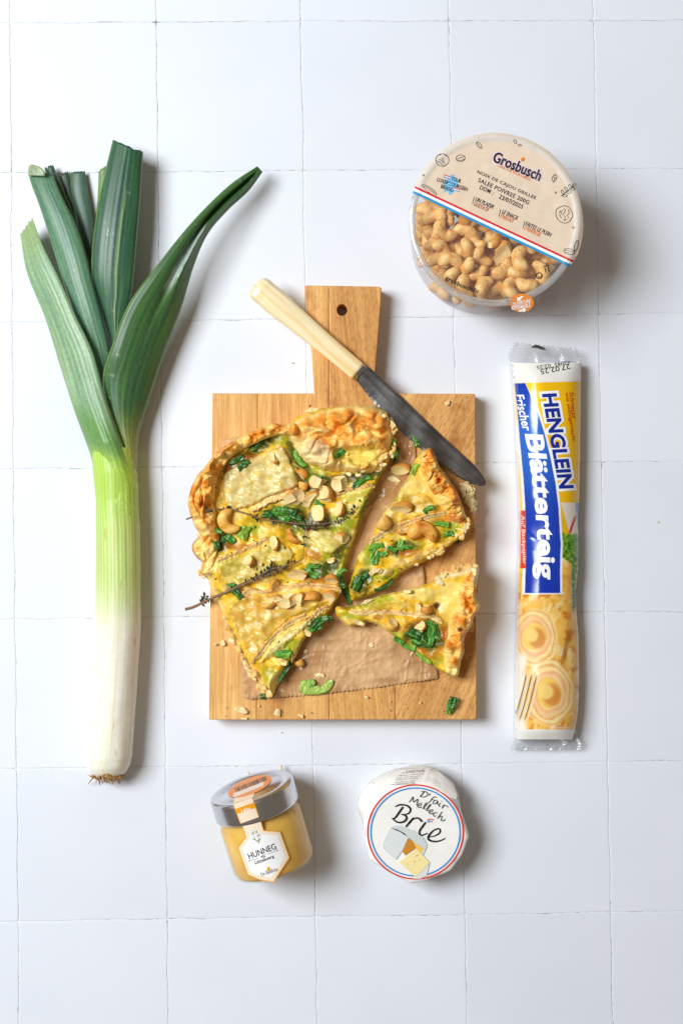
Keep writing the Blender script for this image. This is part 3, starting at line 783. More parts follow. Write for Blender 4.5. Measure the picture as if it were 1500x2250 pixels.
for t in ts:
    p = spine * (1 - t) + edge2 * t
    th = {0: -0.0006, .12: 0, .5: 0.0001, .88: -0.0002, 1.0: -0.0008}[float(t)]
    G.append(W(p[:, 0], p[:, 1], zb + th))
G = np.stack(G, 1); V, F = sheet_mesh(G, 0.0008)
mesh('blade', V, F, M_STEEL, knife, smooth=False)
# ------------------------------------------------------------------ leek and cheese tart
M_TART = vmat('baked_filling', 0.36, 0.40, 120, 0.03, 0.0005, var=0.04, vscale=120, rough_var=0.14, coat=0.06)
M_CRUST = vmat('puff_pastry', 0.44, 0.38, 420, 0.14, 0.0005, var=0.06, vscale=300, rough_var=0.12)
M_RIND = vmat('cheese_rind', 0.45, 0.4, 900, 0.3, 0.0006, var=0.12, vscale=500)
M_GREEN = vmat('cooked_leek', 0.36, 0.5, 1500, 0.2, 0.0004, var=0.18, vscale=500, rough_var=0.18)
ZB = ZBD + 0.0006
YEL = lin(250, 196, 40); CREAM = lin(255, 232, 136); OLIVE = lin(172, 156, 24); LIME = lin(156, 178, 34); GOLD = lin(240, 158, 34); BROWN = lin(184, 94, 24); DARKG = lin(70, 76, 14); CHAR = lin(78, 42, 18)
PALE = lin(254, 222, 136); HONEY = lin(244, 164, 44); DGREEN = lin(58, 96, 34)

def zfill(x, y):
    return ZB + 0.0125 + 0.0030 * fbm(x / 46, y / 46, 201, 2) + 0.0008 * fbm(x / 24, y / 24, 202, 2)
def blob(x, y, cx, cy, rx, ry=None, ang=0.0, soft=0.5, wob=0.25, seed=0):
    ry = ry or rx; a = math.radians(ang)
    u = ((x - cx) * math.cos(a) + (y - cy) * math.sin(a)) / rx; v = (-(x - cx) * math.sin(a) + (y - cy) * math.cos(a)) / ry
    r = np.hypot(u, v) + wob * fbm(x / 18 + seed, y / 18, 203, 3)
    return sstep(1 + soft / 2, 1 - soft / 2, r)
GREENS = [(610, 965, 22, 16), (648, 1000, 10, 30), (690, 1040, 30, 20), (640, 1100, 26, 14), (735, 1230, 30, 34), (750, 1150, 34, 34), (515, 1240, 24, 16), (560, 1165, 20, 12), (640, 1420, 30, 18), (600, 1490, 20, 18),
          (700, 1250, 30, 16), (660, 1165, 20, 10), (585, 1250, 22, 10), (840, 1055, 14, 40), (812, 1215, 14, 30), (880, 1090, 26, 14), (800, 1270, 24, 16), (850, 1262, 30, 14), (900, 1200, 24, 12), (990, 1160, 20, 16),
          (800, 1330, 34, 10), (870, 1400, 28, 14), (900, 1430, 20, 16), (950, 1450, 24, 12), (840, 1318, 30, 10), (770, 1350, 20, 10), (690, 1375, 20, 12), (800, 1110, 14, 30), (900, 1040, 10, 22)]
CREAMS = [(800, 1005, 44, 24), (925, 1303, 30, 14), (770, 1180, 16, 18), (560, 1265, 40, 14), (850, 1120, 30, 18), (640, 1290, 20, 10), (700, 1200, 26, 14), (590, 1345, 26, 14), (770, 1075, 30, 12), (900, 1075, 34, 18), (990, 1300, 24, 20), (605, 1500, 16, 20)]
DARKS = [(545, 1002, 44, 8, -33), (505, 1034, 9, 12, 0), (575, 972, 26, 10, -25), (655, 1012, 12, 40, -30), (770, 1050, 60, 9, -8), (690, 1060, 40, 16, 5), (640, 1135, 50, 20, 5), (690, 1150, 34, 16, 0), (700, 1255, 34, 14, -20), (690, 1370, 26, 12, -30), (522, 1300, 26, 9, 35), (480, 1195, 20, 16, 0), (925, 1110, 30, 8, 15), (880, 1205, 30, 12, -10), (795, 1280, 16, 26, 20), (945, 1395, 42, 26, 20), (745, 1215, 10, 40, 25), (810, 1110, 10, 40, 25)]
BROWNS = [(540, 1007, 26, 8), (500, 1035, 8, 14), (474, 1165, 10, 16), (690, 1220, 18, 14), (540, 1310, 14, 12), (958, 1330, 14, 11), (930, 1425, 18, 8), (978, 1400, 10, 26), (900, 1215, 30, 8), (520, 1200, 30, 8), (930, 1105, 18, 10), (700, 1275, 26, 6), (680, 1170, 14, 10), (830, 1355, 16, 6), (960, 1145, 20, 8)]
def fill_col(x, y, d=None, z=None):
    wx = x + 16 * noise(x / 30, y / 30, 216); wy = y + 16 * noise(x / 30, y / 30, 217)
    n1 = fbm(wx / 34, wy / 34, 211, 4); n2 = fbm(wx / 12, wy / 12, 212, 3); n3 = fbm(x / 18, y / 18, 213, 4)
    c = np.tile(YEL, (len(x), 1))
    c = mixc(c, OLIVE, 0.75 * sstep(0.0, 0.45, n1 + 0.25 * n2))
    c = mixc(c, CREAM, 0.8 * sstep(0.05, 0.45, -n1 + 0.4 * n2))
    for k, (a, b_, r, q) in enumerate(GREENS): c = mixc(c, LIME * (0.75 + 0.4 * ((k * 37) % 10) / 10), 0.75 * blob(x, y, a, b_, r, q, 0, 0.9, 0.5, k))
    for k, (a, b_, r, q) in enumerate(CREAMS): c = mixc(c, CREAM, 0.8 * blob(x, y, a, b_, r, q, 0, 0.8, 0.5, k + 50))
    for k, (a, b_, r, q, an) in enumerate(DARKS): c = mixc(c, DARKG, 0.92 * blob(x, y, a, b_, r * 1.25, q * 1.3, an, 0.8, 0.6, k + 20))
    c = mixc(c, GOLD, 0.6 * sstep(0.12, 0.5, n3) * sstep(0.0, 0.4, n2 + 0.1))
    for k, (a, b_, r, q) in enumerate(BROWNS): c = mixc(c, BROWN, 0.7 * blob(x, y, a, b_, r, q, 0, 0.9, 0.6, k + 90))
    c = mixc(c, BROWN, 0.6 * sstep(0.48, 0.7, fbm(x / 11 + 9, y / 11, 214, 3)))
    st = fbm((x + y * .5) / 30, (y - x * .5) / 9, 215, 3)
    c = mixc(c, lin(240, 216, 132), 0.45 * sstep(.15, .5, st)); c = mixc(c, lin(120, 104, 24), 0.45 * sstep(.2, .55, -st + .3 * n3))
    return c * (1 + 0.08 * n2[:, None])
def crust_col(x, y, up, seed=0):
    """up: how proud the pastry stands 0..1 (the oven browns what stands proud)"""
    n1 = fbm(x / 26, y / 26, 221 + seed, 4); n2 = fbm(x / 7, y / 7, 222 + seed, 3)
    c = np.tile(PALE, (len(x), 1))
    c = mixc(c, HONEY, np.clip(0.85 * sstep(-0.15, 0.45, n1 + 0.6 * (up - 0.5) + 0.2 * n2), 0, 1))
    c = mixc(c, lin(222, 122, 26), 0.85 * sstep(0.2, 0.6, n1 + 0.5 * (up - 0.6) + 0.15 * n2))
    c = mixc(c, lin(160, 78, 18), 0.7 * sstep(0.5, 0.8, n1 + 0.4 * (up - 0.6)))
    c = mixc(c, lin(236, 150, 48), 0.3 * flakes(x, y, 248, 1)[1])
    return c * (1 + 0.08 * n2[:, None])
def flakes(x, y, seed, amp):
    n = 3.4 * fbm(x / 40 + .5 * noise(x / 25, y / 25, seed), y / 30, seed + 1, 3); f = n - np.floor(n)
    return amp * (np.floor(n) + sstep(0.7, 1.0, f)), sstep(0.62, 0.9, f)
def rim_h(x, y, path, rad, hgt, seed):
    """a rolled pastry edge along path: returns (0..1 profile, height, lump)"""
    P = spl(path, 60); d, _, _, s = seg_dist(x, y, P, False)
    r = lerp_list(s, rad); h = lerp_list(s, hgt)
    r = r * (1 + 0.16 * noise(x / 30, y / 30, seed))
    p = np.sqrt(np.clip(1 - (d / r) ** 2, 0, 1))
    lump = 0.80 + 0.55 * fbm(x / 34, y / 34, seed + 1, 2) + 0.30 * np.abs(noise(s * 11, 0 * s, seed + 2)) - 0.35 * np.exp(-(noise(s * 7, d / 60, seed + 3) / 0.09) ** 2) + 0.06 * noise(x / 8, y / 8, seed + 4)
    return p, p * h * np.clip(lump, 0.3, 1.3) + flakes(x, y, seed + 7, 0.00045)[0] * sstep(0, .5, p), s

# ---- the large uncut part
tart = thing('leek_tart', 'large uncut part of a golden leek and brie puff pastry tart on brown paper', 'tart')
OUT1 = [(846, 906), (856, 925), (864, 950), (862, 975), (858, 1002), (838, 1040), (820, 1078), (800, 1130), (775, 1190), (758, 1240), (746, 1300), (733, 1328), (702, 1374), (672, 1400), (642, 1458), (612, 1503), (598, 1529), (582, 1522), (565, 1490), (545, 1465), (520, 1420),
        (500, 1375), (482, 1330), (463, 1292), (457, 1272), (441, 1262), (447, 1240), (428, 1222), (422, 1198), (432, 1184), (440, 1176), (425, 1150), (414, 1110), (418, 1080), (430, 1050), (455, 1020), (480, 988), (530, 960), (560, 945), (598, 930), (626, 934), (660, 913), (700, 901), (740, 893), (800, 890), (828, 894)]
O1 = rough_poly(OUT1, 420, 2.2, 14, 231)
FOLD = [(642, 972), (661, 1008), (690, 1024), (718, 1034), (754, 1037), (792, 1042), (826, 1034), (846, 1000), (864, 965), (862, 930), (846, 906), (822, 895), (779, 890), (734, 896), (700, 905), (662, 918), (634, 938)]
FOLD = rough_poly(FOLD, 140, 4, 16, 232)
RIMS1 = [([(640, 942), (600, 944), (560, 958), (505, 984), (462, 1022), (440, 1065), (436, 1110), (448, 1150), (462, 1190), (454, 1240)], [14, 15, 17, 19, 26, 34, 36, 30, 20, 14], [.011, .012, .013, .014, .016, .016, .015, .012, .008, .005], 241),
         ([(432, 1186), (430, 1212)], [13, 11], [.002, .002], 242), ([(455, 1250), (448, 1272)], [12, 10], [.002, .002], 243)]
HOLLOWS = [(748, 998, 20, 12), (800, 1003, 46, 20)]
def z1(x, y, d):
    zf = zfill(x, y)
    z = zf
    for path, r, h, s in RIMS1: z = np.maximum(z, zf - 0.003 + rim_h(x, y, path, r, h, s)[1] + 0.003)
    fd = inside_d(x, y, FOLD); f = sstep(-1, 26, fd)
    wx = x + 14 * noise(x / 40, y / 40, 254); wy = y + 14 * noise(x / 40, y / 40, 255)
    dome = 0.0135 * f ** 0.55 * (0.80 + 0.7 * fbm(wx / 50, wy / 36, 244, 2)) + f * flakes(x, y, 248, 0.0005)[0] - 0.0022 * f * np.exp(-(noise(wx / 52, wy / 40, 256) / 0.16) ** 2)
    dome -= 0.003 * f * np.exp(-((y - 968 + 0.15 * (x - 700)) / 7) ** 2) * (0.6 + 0.5 * noise(x / 14, y / 14, 246))
    for a, b_, r, q in HOLLOWS: dome = dome * (1 - 0.6 * blob(x, y, a, b_, r, q, 0, 0.6, 0.5))
    z = z + np.where(fd > -1, dome, 0)
    cut = sstep(0, 6, d)
    low = sstep(0, 24, d)                                     # thin pastry where the edge was not rolled
    bl = (x < 640) & (y > 1260)
    z = np.where(bl, ZB + 0.004 + (z - ZB - 0.004) * sstep(-2, 22, d), z)
    return ZB + (z - ZB) * (0.72 + 0.28 * cut)
def c1(x, y, d, z):
    c = fill_col(x, y)
    for path, r, h, s in RIMS1:
        p, hh, _ = rim_h(x, y, path, r, h, s)
        cc = crust_col(x, y, np.clip(hh / 0.009, 0, 1), s - 240)
        c = c * (1 - sstep(0.05, 0.35, p))[:, None] + cc * sstep(0.05, 0.35, p)[:, None]
        c = mixc(c, lin(170, 88, 24), 0.6 * sstep(0.5, 0.1, p) * sstep(0.0, 0.1, p) * sstep(0, 0.4, fbm(x / 15, y / 15, 247, 3) + 0.2))
    fd = inside_d(x, y, FOLD)
    up = np.clip((z - zfill(x, y)) / 0.010, 0, 1)
    cc = crust_col(x, y, up + 0.35 * sstep(990, 900, y) - 0.35 * sstep(960, 1020, y), 5)
    for a, b_, r, q in HOLLOWS: cc = mixc(cc, lin(232, 206, 92), 0.8 * blob(x, y, a, b_, r, q, 0, 0.6, 0.5))
    cc = mixc(cc, lin(236, 216, 170), 0.7 * blob(x, y, 690, 990, 40, 24, 20, 0.8, 0.5))
    cc = mixc(cc, lin(200, 128, 54), 0.7 * sstep(5, 1, fd) * sstep(-0.2, 0.2, noise(x / 12, y / 12, 249)) * sstep(980, 1000, y))
    m = sstep(-1, 3, fd); c = c * (1 - m)[:, None] + cc * m[:, None]
    # thin bottom crust along the lower edge
    e = sstep(16, 2, d) * sstep(1240, 1290, y) * sstep(700, 620, x) * sstep(-0.5, 0.3, noise(x / 10, y / 10, 250) + 0.25)
    c = mixc(c, PALE, 0.85 * e)
    c = mixc(c, lin(190, 96, 30), 0.75 * sstep(7, 0, d) * sstep(460, 440, x) * sstep(1170, 1185, y))
    # cut face: green and pale layers
    k = sstep(5, 0, d) * (x > 600) * sstep(1040, 1060, y)
    c = mixc(c, lin(140, 142, 40), 0.6 * k * sstep(-0.1, 0.3, noise(x / 12, y / 12, 251)))
    return c
def k1(x, y, d):
    k = sstep(-1, 2, inside_d(x, y, FOLD))
    for path, r_, h, s_ in RIMS1: k = np.maximum(k, sstep(0.1, 0.3, rim_h(x, y, path, r_, h, s_)[0]))
    return k
tart_base = field('pastry_body', O1, 1.35, z1, c1, ZB, [M_TART, M_CRUST], tart, lin(226, 186, 96), mfn=k1)

def cheese(poly, lift, base, tint, seed, parent, name='cheese_slice', skin=0.5, thick=0.0016, edge=None, soft=9, blend=12):
    P = rough_poly(poly, 160, 2.4, 11, seed)
    edge = lin(196, 142, 78) if edge is None else edge
    def zf(x, y, d):
        w = 0.0013 * np.abs(fbm((x + .4 * y) / 44, (y - .4 * x) / 20, seed + 1, 2)) + 0.0001 * fbm(x / 7, y / 7, seed + 2, 2)
        return zfill(x, y) - 0.0004 + lift * sstep(0, 8, d) + (thick + w) * sstep(-1, soft, d + 2.5 * noise(x / 9, y / 9, seed + 7)) + 0.0005 * sstep(6, 2, d) * sstep(-0.1, 0.3, noise(x / 9, y / 9, seed + 6))
    def cf(x, y, d, z):
        n = fbm(x / 16, y / 16, seed + 3, 4); n2 = fbm(x / 5, y / 5, seed + 4, 3)
        c = np.tile(lin(*base), (len(x), 1)); c = mixc(c, lin(*tint), 0.85 * sstep(-0.1, 0.4, n))
        c = mixc(c, lin(250, 240, 206), 0.6 * sstep(0.1, 0.5, -n + 0.3 * n2)); c = mixc(c, GOLD, 0.5 * skin * sstep(0.2, 0.6, n2 + 0.5 * n))
        c = mixc(c, edge, 0.75 * sstep(4.5, 1.5, d) * sstep(-0.25, 0.15, noise(x / 16, y / 16, seed + 5)))
        g = sstep(0.25, -0.35, fbm(x / 22, y / 22, seed + 8, 3)) * 0.5
        m = sstep(0, blend, d + blend * .5 * noise(x / 13, y / 13, seed + 9)) * (1 - g * .8)
        c = fill_col(x, y) * (1 - m)[:, None] + c * m[:, None]
        return c * (1 + 0.1 * n2[:, None])
    return field(name, P, 1.5, zf, cf, lambda x, y: zfill(x, y) - 0.001, M_TART, parent)
cheese([(489, 1078), (493, 1040), (514, 1026), (548, 1009), (586, 992), (619, 981), (630, 994), (645, 1026), (655, 1052), (655, 1069), (634, 1079), (596, 1091), (572, 1103), (540, 1116), (503, 1120)], 0.0012, (228, 206, 136), (200, 180, 96), 300, tart, skin=0.2, thick=0.002, soft=5, blend=3)['label'] = 'broad pale brie slice with browned rim'
cheese([(478, 1240), (513, 1222), (567, 1199), (592, 1187), (622, 1192), (648, 1214), (640, 1240), (592, 1262), (545, 1286), (508, 1292), (482, 1266)], 0.0004, (216, 190, 90), (184, 168, 66), 310, tart, skin=0.5)
cheese([(497, 1332), (540, 1306), (612, 1300), (687, 1291), (744, 1298), (734, 1320), (690, 1341), (640, 1363), (592, 1410), (560, 1455), (545, 1450), (520, 1400), (502, 1366)], 0.0006, (230, 186, 84), (214, 160, 66), 320, tart, skin=0.9)
cheese([(572, 1446), (592, 1418), (622, 1386), (674, 1357), (682, 1370), (650, 1400), (606, 1440), (572, 1458)], 0.0004, (238, 218, 144), (196, 186, 80), 330, tart, skin=0.2)
cheese([(735, 1092), (776, 1074), (822, 1066), (808, 1096), (786, 1140), (760, 1128)], 0.0002, (226, 206, 92), (196, 196, 70), 340, tart, skin=0.3)
cheese([(650, 1170), (700, 1160), (770, 1172), (756, 1200), (726, 1222), (690, 1205), (655, 1196)], 0.0002, (226, 206, 110), (190, 176, 96), 350, tart, skin=0.6)

def rind(path, wid, parent, seed, lift=0.0022, base=(246, 214, 142), dark=(214, 150, 74)):
    P = spl(path, 70); n = len(P); m = 9
    T = np.gradient(P, axis=0); T /= np.linalg.norm(T, axis=1)[:, None]; Nn = np.stack([T[:, 1], -T[:, 0]], 1)
    u = np.linspace(0, 1, n); s = np.arange(n)
    w = 1.1 * lerp_list(u, wid) * (1 + 0.25 * noise(u * 9, 0 * u, seed)); P = P + Nn * (1.6 * noise(u * 11, 0 * u, seed + 1))[:, None]
    G = []; cols = []
    for q in np.linspace(-1, 1, m):
        p = P + Nn * (q * w / 2)[:, None]
        z = zfill(p[:, 0], p[:, 1]) + lift * (0.25 + 0.75 * (0.5 + 0.5 * q) ** 2 * (1.3 - 0.3 * q * q)) * sstep(0, 0.04, u) * sstep(1, 0.96, u) + 0.0007 * noise(p[:, 0] / 5, p[:, 1] / 5, seed + 2)
        G.append(W(p[:, 0], p[:, 1], z))
        k = sstep(-0.2, 0.4, noise(p[:, 0] / 9, p[:, 1] / 9, seed + 3) + 0.4 * q)
        cols.append(mixc(np.tile(lin(*base), (n, 1)), lin(*dark), 0.4 * k + 0.2 * (q > 0.8)))
    G = np.stack(G, 1); cols = np.stack(cols, 1).reshape(-1, 3)
    V, F = sheet_mesh(G, 0.0022)
    return mesh('cheese_rind', V, F, M_RIND, parent, np.vstack([cols, cols]))
rind([(656, 1076), (634, 1082), (610, 1092), (592, 1097), (572, 1110), (548, 1122)], [10, 14, 13, 12, 10, 6], tart, 360)
rind([(476, 1237), (500, 1226), (525, 1216), (555, 1203), (575, 1193), (592, 1184)], [6, 9, 8, 9, 9, 7], tart, 361)
rind([(530, 1312), (548, 1300), (575, 1306), (612, 1297), (647, 1290), (687, 1289), (720, 1292), (750, 1298)], [8, 10, 7, 8, 8, 9, 9, 9], tart, 362)
rind([(553, 1457), (570, 1438), (584, 1419), (604, 1398), (622, 1382), (648, 1364), (676, 1352)], [7, 9, 9, 9, 9, 9, 6], tart, 363)
rind([(738, 1093), (760, 1084), (782, 1078), (804, 1074), (824, 1068)], [5, 9, 10, 10, 6], tart, 364)
rind([(676, 1372), (690, 1354), (708, 1340), (724, 1334)], [6, 8, 8, 5], tart, 365, 0.002)

# ---- slice standing beside the knife
sliceA = thing('tart_slice', 'cut tart slice with a whole cashew on top, crust under the knife tip', 'tart slice', 'cut slices of the tart')
OUTA = [(947, 985), (938, 986), (922, 997), (908, 1017), (898, 1046), (882, 1071), (866, 1100), (843, 1127), (826, 1156), (817, 1179), (800, 1206), (788, 1220), (778, 1250), (772, 1273), (767, 1291), (772, 1318), (780, 1318), (797, 1312), (820, 1304), (852, 1283), (887, 1255), (928, 1236), (958, 1219), (988, 1199), (1010, 1182), (1022, 1174), (1024, 1158), (1029, 1144), (1022, 1128), (1016, 1112), (1003, 1080), (981, 1046), (964, 1022), (956, 1000)]
OA = rough_poly(OUTA, 300, 1.8, 12, 401)
RIMA = [([(940, 996), (948, 1030), (975, 1070), (992, 1100), (1004, 1130)], [17, 25, 27, 26, 18], [.011, .016, .015, .012, .007], 402)]
def zA(x, y, d):
    zf = zfill(x, y); z = zf
    for path, r, h, s in RIMA: z = np.maximum(z, zf + rim_h(x, y, path, r, h, s)[1])
    z = z + 0.0016 * np.abs(fbm(x / 9, y / 9, 404, 3)) * sstep(1170, 1140, y) * sstep(950, 1000, x)
    return ZB + (z - ZB) * (0.72 + 0.28 * sstep(0, 6, d))
def cA(x, y, d, z):
    c = fill_col(x, y)
    c = mixc(c, lin(236, 202, 110), 0.7 * blob(x, y, 925, 1090, 60, 40, 40, 0.9, 0.4, 3))
    for path, r, h, s in RIMA:
        p, hh, _ = rim_h(x, y, path, r, h, s)
        cc = crust_col(x, y, np.clip(hh / 0.008, 0, 1) + 0.1, 7); m = sstep(0.02, 0.45, p)
        c = c * (1 - m)[:, None] + cc * m[:, None]
    c = mixc(c, lin(212, 112, 30), 0.75 * blob(x, y, 1000, 1140, 30, 9, 10, 0.8, 0.5))
    c = mixc(c, lin(240, 222, 170), 0.9 * sstep(12, 3, d) * sstep(1150, 1160, y) * sstep(995, 1010, x))
    c = mixc(c, lin(214, 168, 86), 0.75 * sstep(22, 6, d) * sstep(870, 890, x) * sstep(1185, 1200, y))
    c = mixc(c, LIME * 0.8, 0.6 * sstep(6, 0, d) * (x < 900) * sstep(-0.2, 0.2, noise(x / 12, y / 12, 405)))
    return c
field('pastry_body', OA, 1.35, zA, cA, ZB, [M_TART, M_CRUST], sliceA, lin(206, 172, 90), mfn=lambda x, y, d: sstep(0.1, 0.3, rim_h(x, y, *RIMA[0])[0]))
cheese([(832, 1150), (848, 1128), (868, 1104), (884, 1078), (925, 1080), (968, 1112), (980, 1126), (925, 1138), (868, 1158), (838, 1176)], 0.0002, (232, 190, 72), (208, 170, 52), 410, sliceA, skin=0.5)
cheese([(830, 1262), (860, 1232), (905, 1215), (960, 1192), (1000, 1180), (1004, 1186), (962, 1212), (925, 1232), (880, 1254), (845, 1274)], 0.0006, (222, 176, 96), (206, 150, 70), 415, sliceA, skin=0.9)
rind([(811, 1194), (836, 1176), (866, 1161), (892, 1152), (920, 1142), (950, 1133), (984, 1129)], [8, 10, 9, 9, 8, 7, 5], sliceA, 411)
rind([(918, 1144), (922, 1148), (926, 1155)], [5, 6, 4], sliceA, 412, 0.003)

# ---- slice nearest the bottom corner
sliceB = thing('tart_slice', 'cut tart slice with a dark clump of leek near its rolled crust', 'tart slice', 'cut slices of the tart')
OUTB = [(737, 1347), (740, 1333), (766, 1335), (796, 1324), (822, 1314), (862, 1303), (903, 1293), (953, 1278), (957, 1266), (986, 1258), (1012, 1253), (1039, 1243), (1052, 1248), (1048, 1274), (1045, 1312), (1053, 1326), (1051, 1341), (1039, 1356), (1037, 1372), (1020, 1401), (1019, 1434), (1012, 1452), (1005, 1487), (986, 1484), (958, 1469), (938, 1454), (915, 1436), (900, 1422), (875, 1405), (852, 1388), (827, 1373), (806, 1366), (798, 1378), (784, 1374), (766, 1376), (746, 1360)]
OB = rough_poly(OUTB, 300, 1.6, 12, 421)
RIMB = [([(1040, 1262), (1028, 1310), (1030, 1340), (1016, 1380), (1002, 1430), (998, 1470)], [16, 24, 30, 31, 30, 20], [.009, .011, .014, .014, .012, .007], 422)]
def zBf(x, y, d):
    zf = zfill(x, y); z = zf
    for path, r, h, s in RIMB: z = np.maximum(z, zf + rim_h(x, y, path, r, h, s)[1])
    z = z - 0.002 * blob(x, y, 930, 1400, 42, 30, 0, 0.6, 0.4)
    return ZB + (z - ZB) * (0.72 + 0.28 * sstep(0, 6, d))
def cB(x, y, d, z):
    c = fill_col(x, y)
    c = mixc(c, lin(244, 214, 120), 0.6 * blob(x, y, 985, 1320, 34, 44, 0, 0.9, 0.4, 5))
    c = mixc(c, lin(204, 112, 30), 0.8 * (blob(x, y, 932, 1402, 52, 38, 20, 0.5, 0.5, 6) - blob(x, y, 932, 1402, 40, 28, 20, 0.5, 0.5, 6)).clip(0, 1))
    c = mixc(c, DGREEN, 0.7 * blob(x, y, 932, 1400, 40, 28, 20, 0.5, 0.5, 6))
    for path, r, h, s in RIMB:
        p, hh, _ = rim_h(x, y, path, r, h, s)
        cc = crust_col(x, y, np.clip(hh / 0.008, 0, 1), 9); m = sstep(0.02, 0.45, p)
        c = c * (1 - m)[:, None] + cc * m[:, None]
    c = mixc(c, CHAR, 0.95 * blob(x, y, 958, 1330, 9, 8, 0, 0.8, 0.5)); c = mixc(c, CHAR, 0.95 * blob(x, y, 1010, 1383, 6, 5, 0, 0.4, 0.3))
    c = mixc(c, lin(246, 226, 176), 0.85 * sstep(16, 5, d) * sstep(950, 965, x) * sstep(1290, 1270, y))
    c = mixc(c, LIME * 0.8, 0.6 * sstep(6, 0, d) * sstep(1380, 1400, y) * (x < 990))
    return c
field('pastry_body', OB, 1.35, zBf, cB, ZB, [M_TART, M_CRUST], sliceB, lin(214, 180, 96), mfn=lambda x, y, d: sstep(0.1, 0.3, rim_h(x, y, *RIMB[0])[0]))
cheese([(770, 1338), (800, 1328), (845, 1318), (900, 1316), (950, 1330), (968, 1362), (940, 1352), (900, 1346), (850, 1344), (800, 1348)], 0.0002, (236, 194, 72), (214, 172, 52), 430, sliceB, skin=0.4)
rind([(764, 1345), (792, 1347), (822, 1346), (850, 1346), (880, 1348), (904, 1350), (930, 1353), (952, 1359), (973, 1371)], [4, 9, 9, 8, 9, 9, 8, 9, 5], sliceB, 431)

# ---- leek pieces baked into the tart, and loose ones
def leek_bit(px, py, L, w, ang, shade, parent, seed, z=None, name='leek_piece', curl=0.22, tilt=0.0):
    if z is None: z = (ztop(px, py, 6) or ZBD)
    n, m = 14, 9
    a = math.radians(ang); t = np.linspace(-0.5, 0.5, n)[:, None]; q = np.linspace(-0.5, 0.5, m)[None, :]
    rs = random.Random(seed); be = rs.uniform(-0.25, 0.25)
    ex = 1 + 0.16 * noise(q * 6 + seed * .7, 0 * q, 3) + rs.uniform(-.25, .25) * q
    U = t * L * ex; Vv = q * w * (1 + 0.18 * noise(t * 4 + seed, 0 * t, 2)) + be * L * t * t * 2
    X = px + U * math.cos(a) - Vv * math.sin(a); Y = py + U * math.sin(a) + Vv * math.cos(a)
    Z = z + 0.0003 + (curl * w * 0.00031) * (1 - (2 * q) ** 2) + tilt * t + 0.0010 * noise(t * 3 + seed, q * 3, 6) + 0.0006 * noise(q * 9 + seed, t * 2, 7) + 0.0004
    G = W(X, Y, Z)
    st = noise(q * w / 2.2 + seed * 1.7, t * 0.8, 31)
    c = np.tile(lin(*shade), (n * m, 1))
    c = mixc(c, lin(*shade) * 0.4, sstep(0.05, 0.4, st + 0 * t).ravel() * 0.7); c = mixc(c, lin(168, 204, 96), (sstep(0.1, 0.5, -st + 0 * t)).ravel() * 0.5)
    V, F = sheet_mesh(G, 0.00035)
    return mesh(name, V, F, M_GREEN, parent, np.vstack([c, c]))
DK = (40, 100, 32); MD = (70, 144, 42); LT = (148, 188, 62); GR = (104, 166, 48)
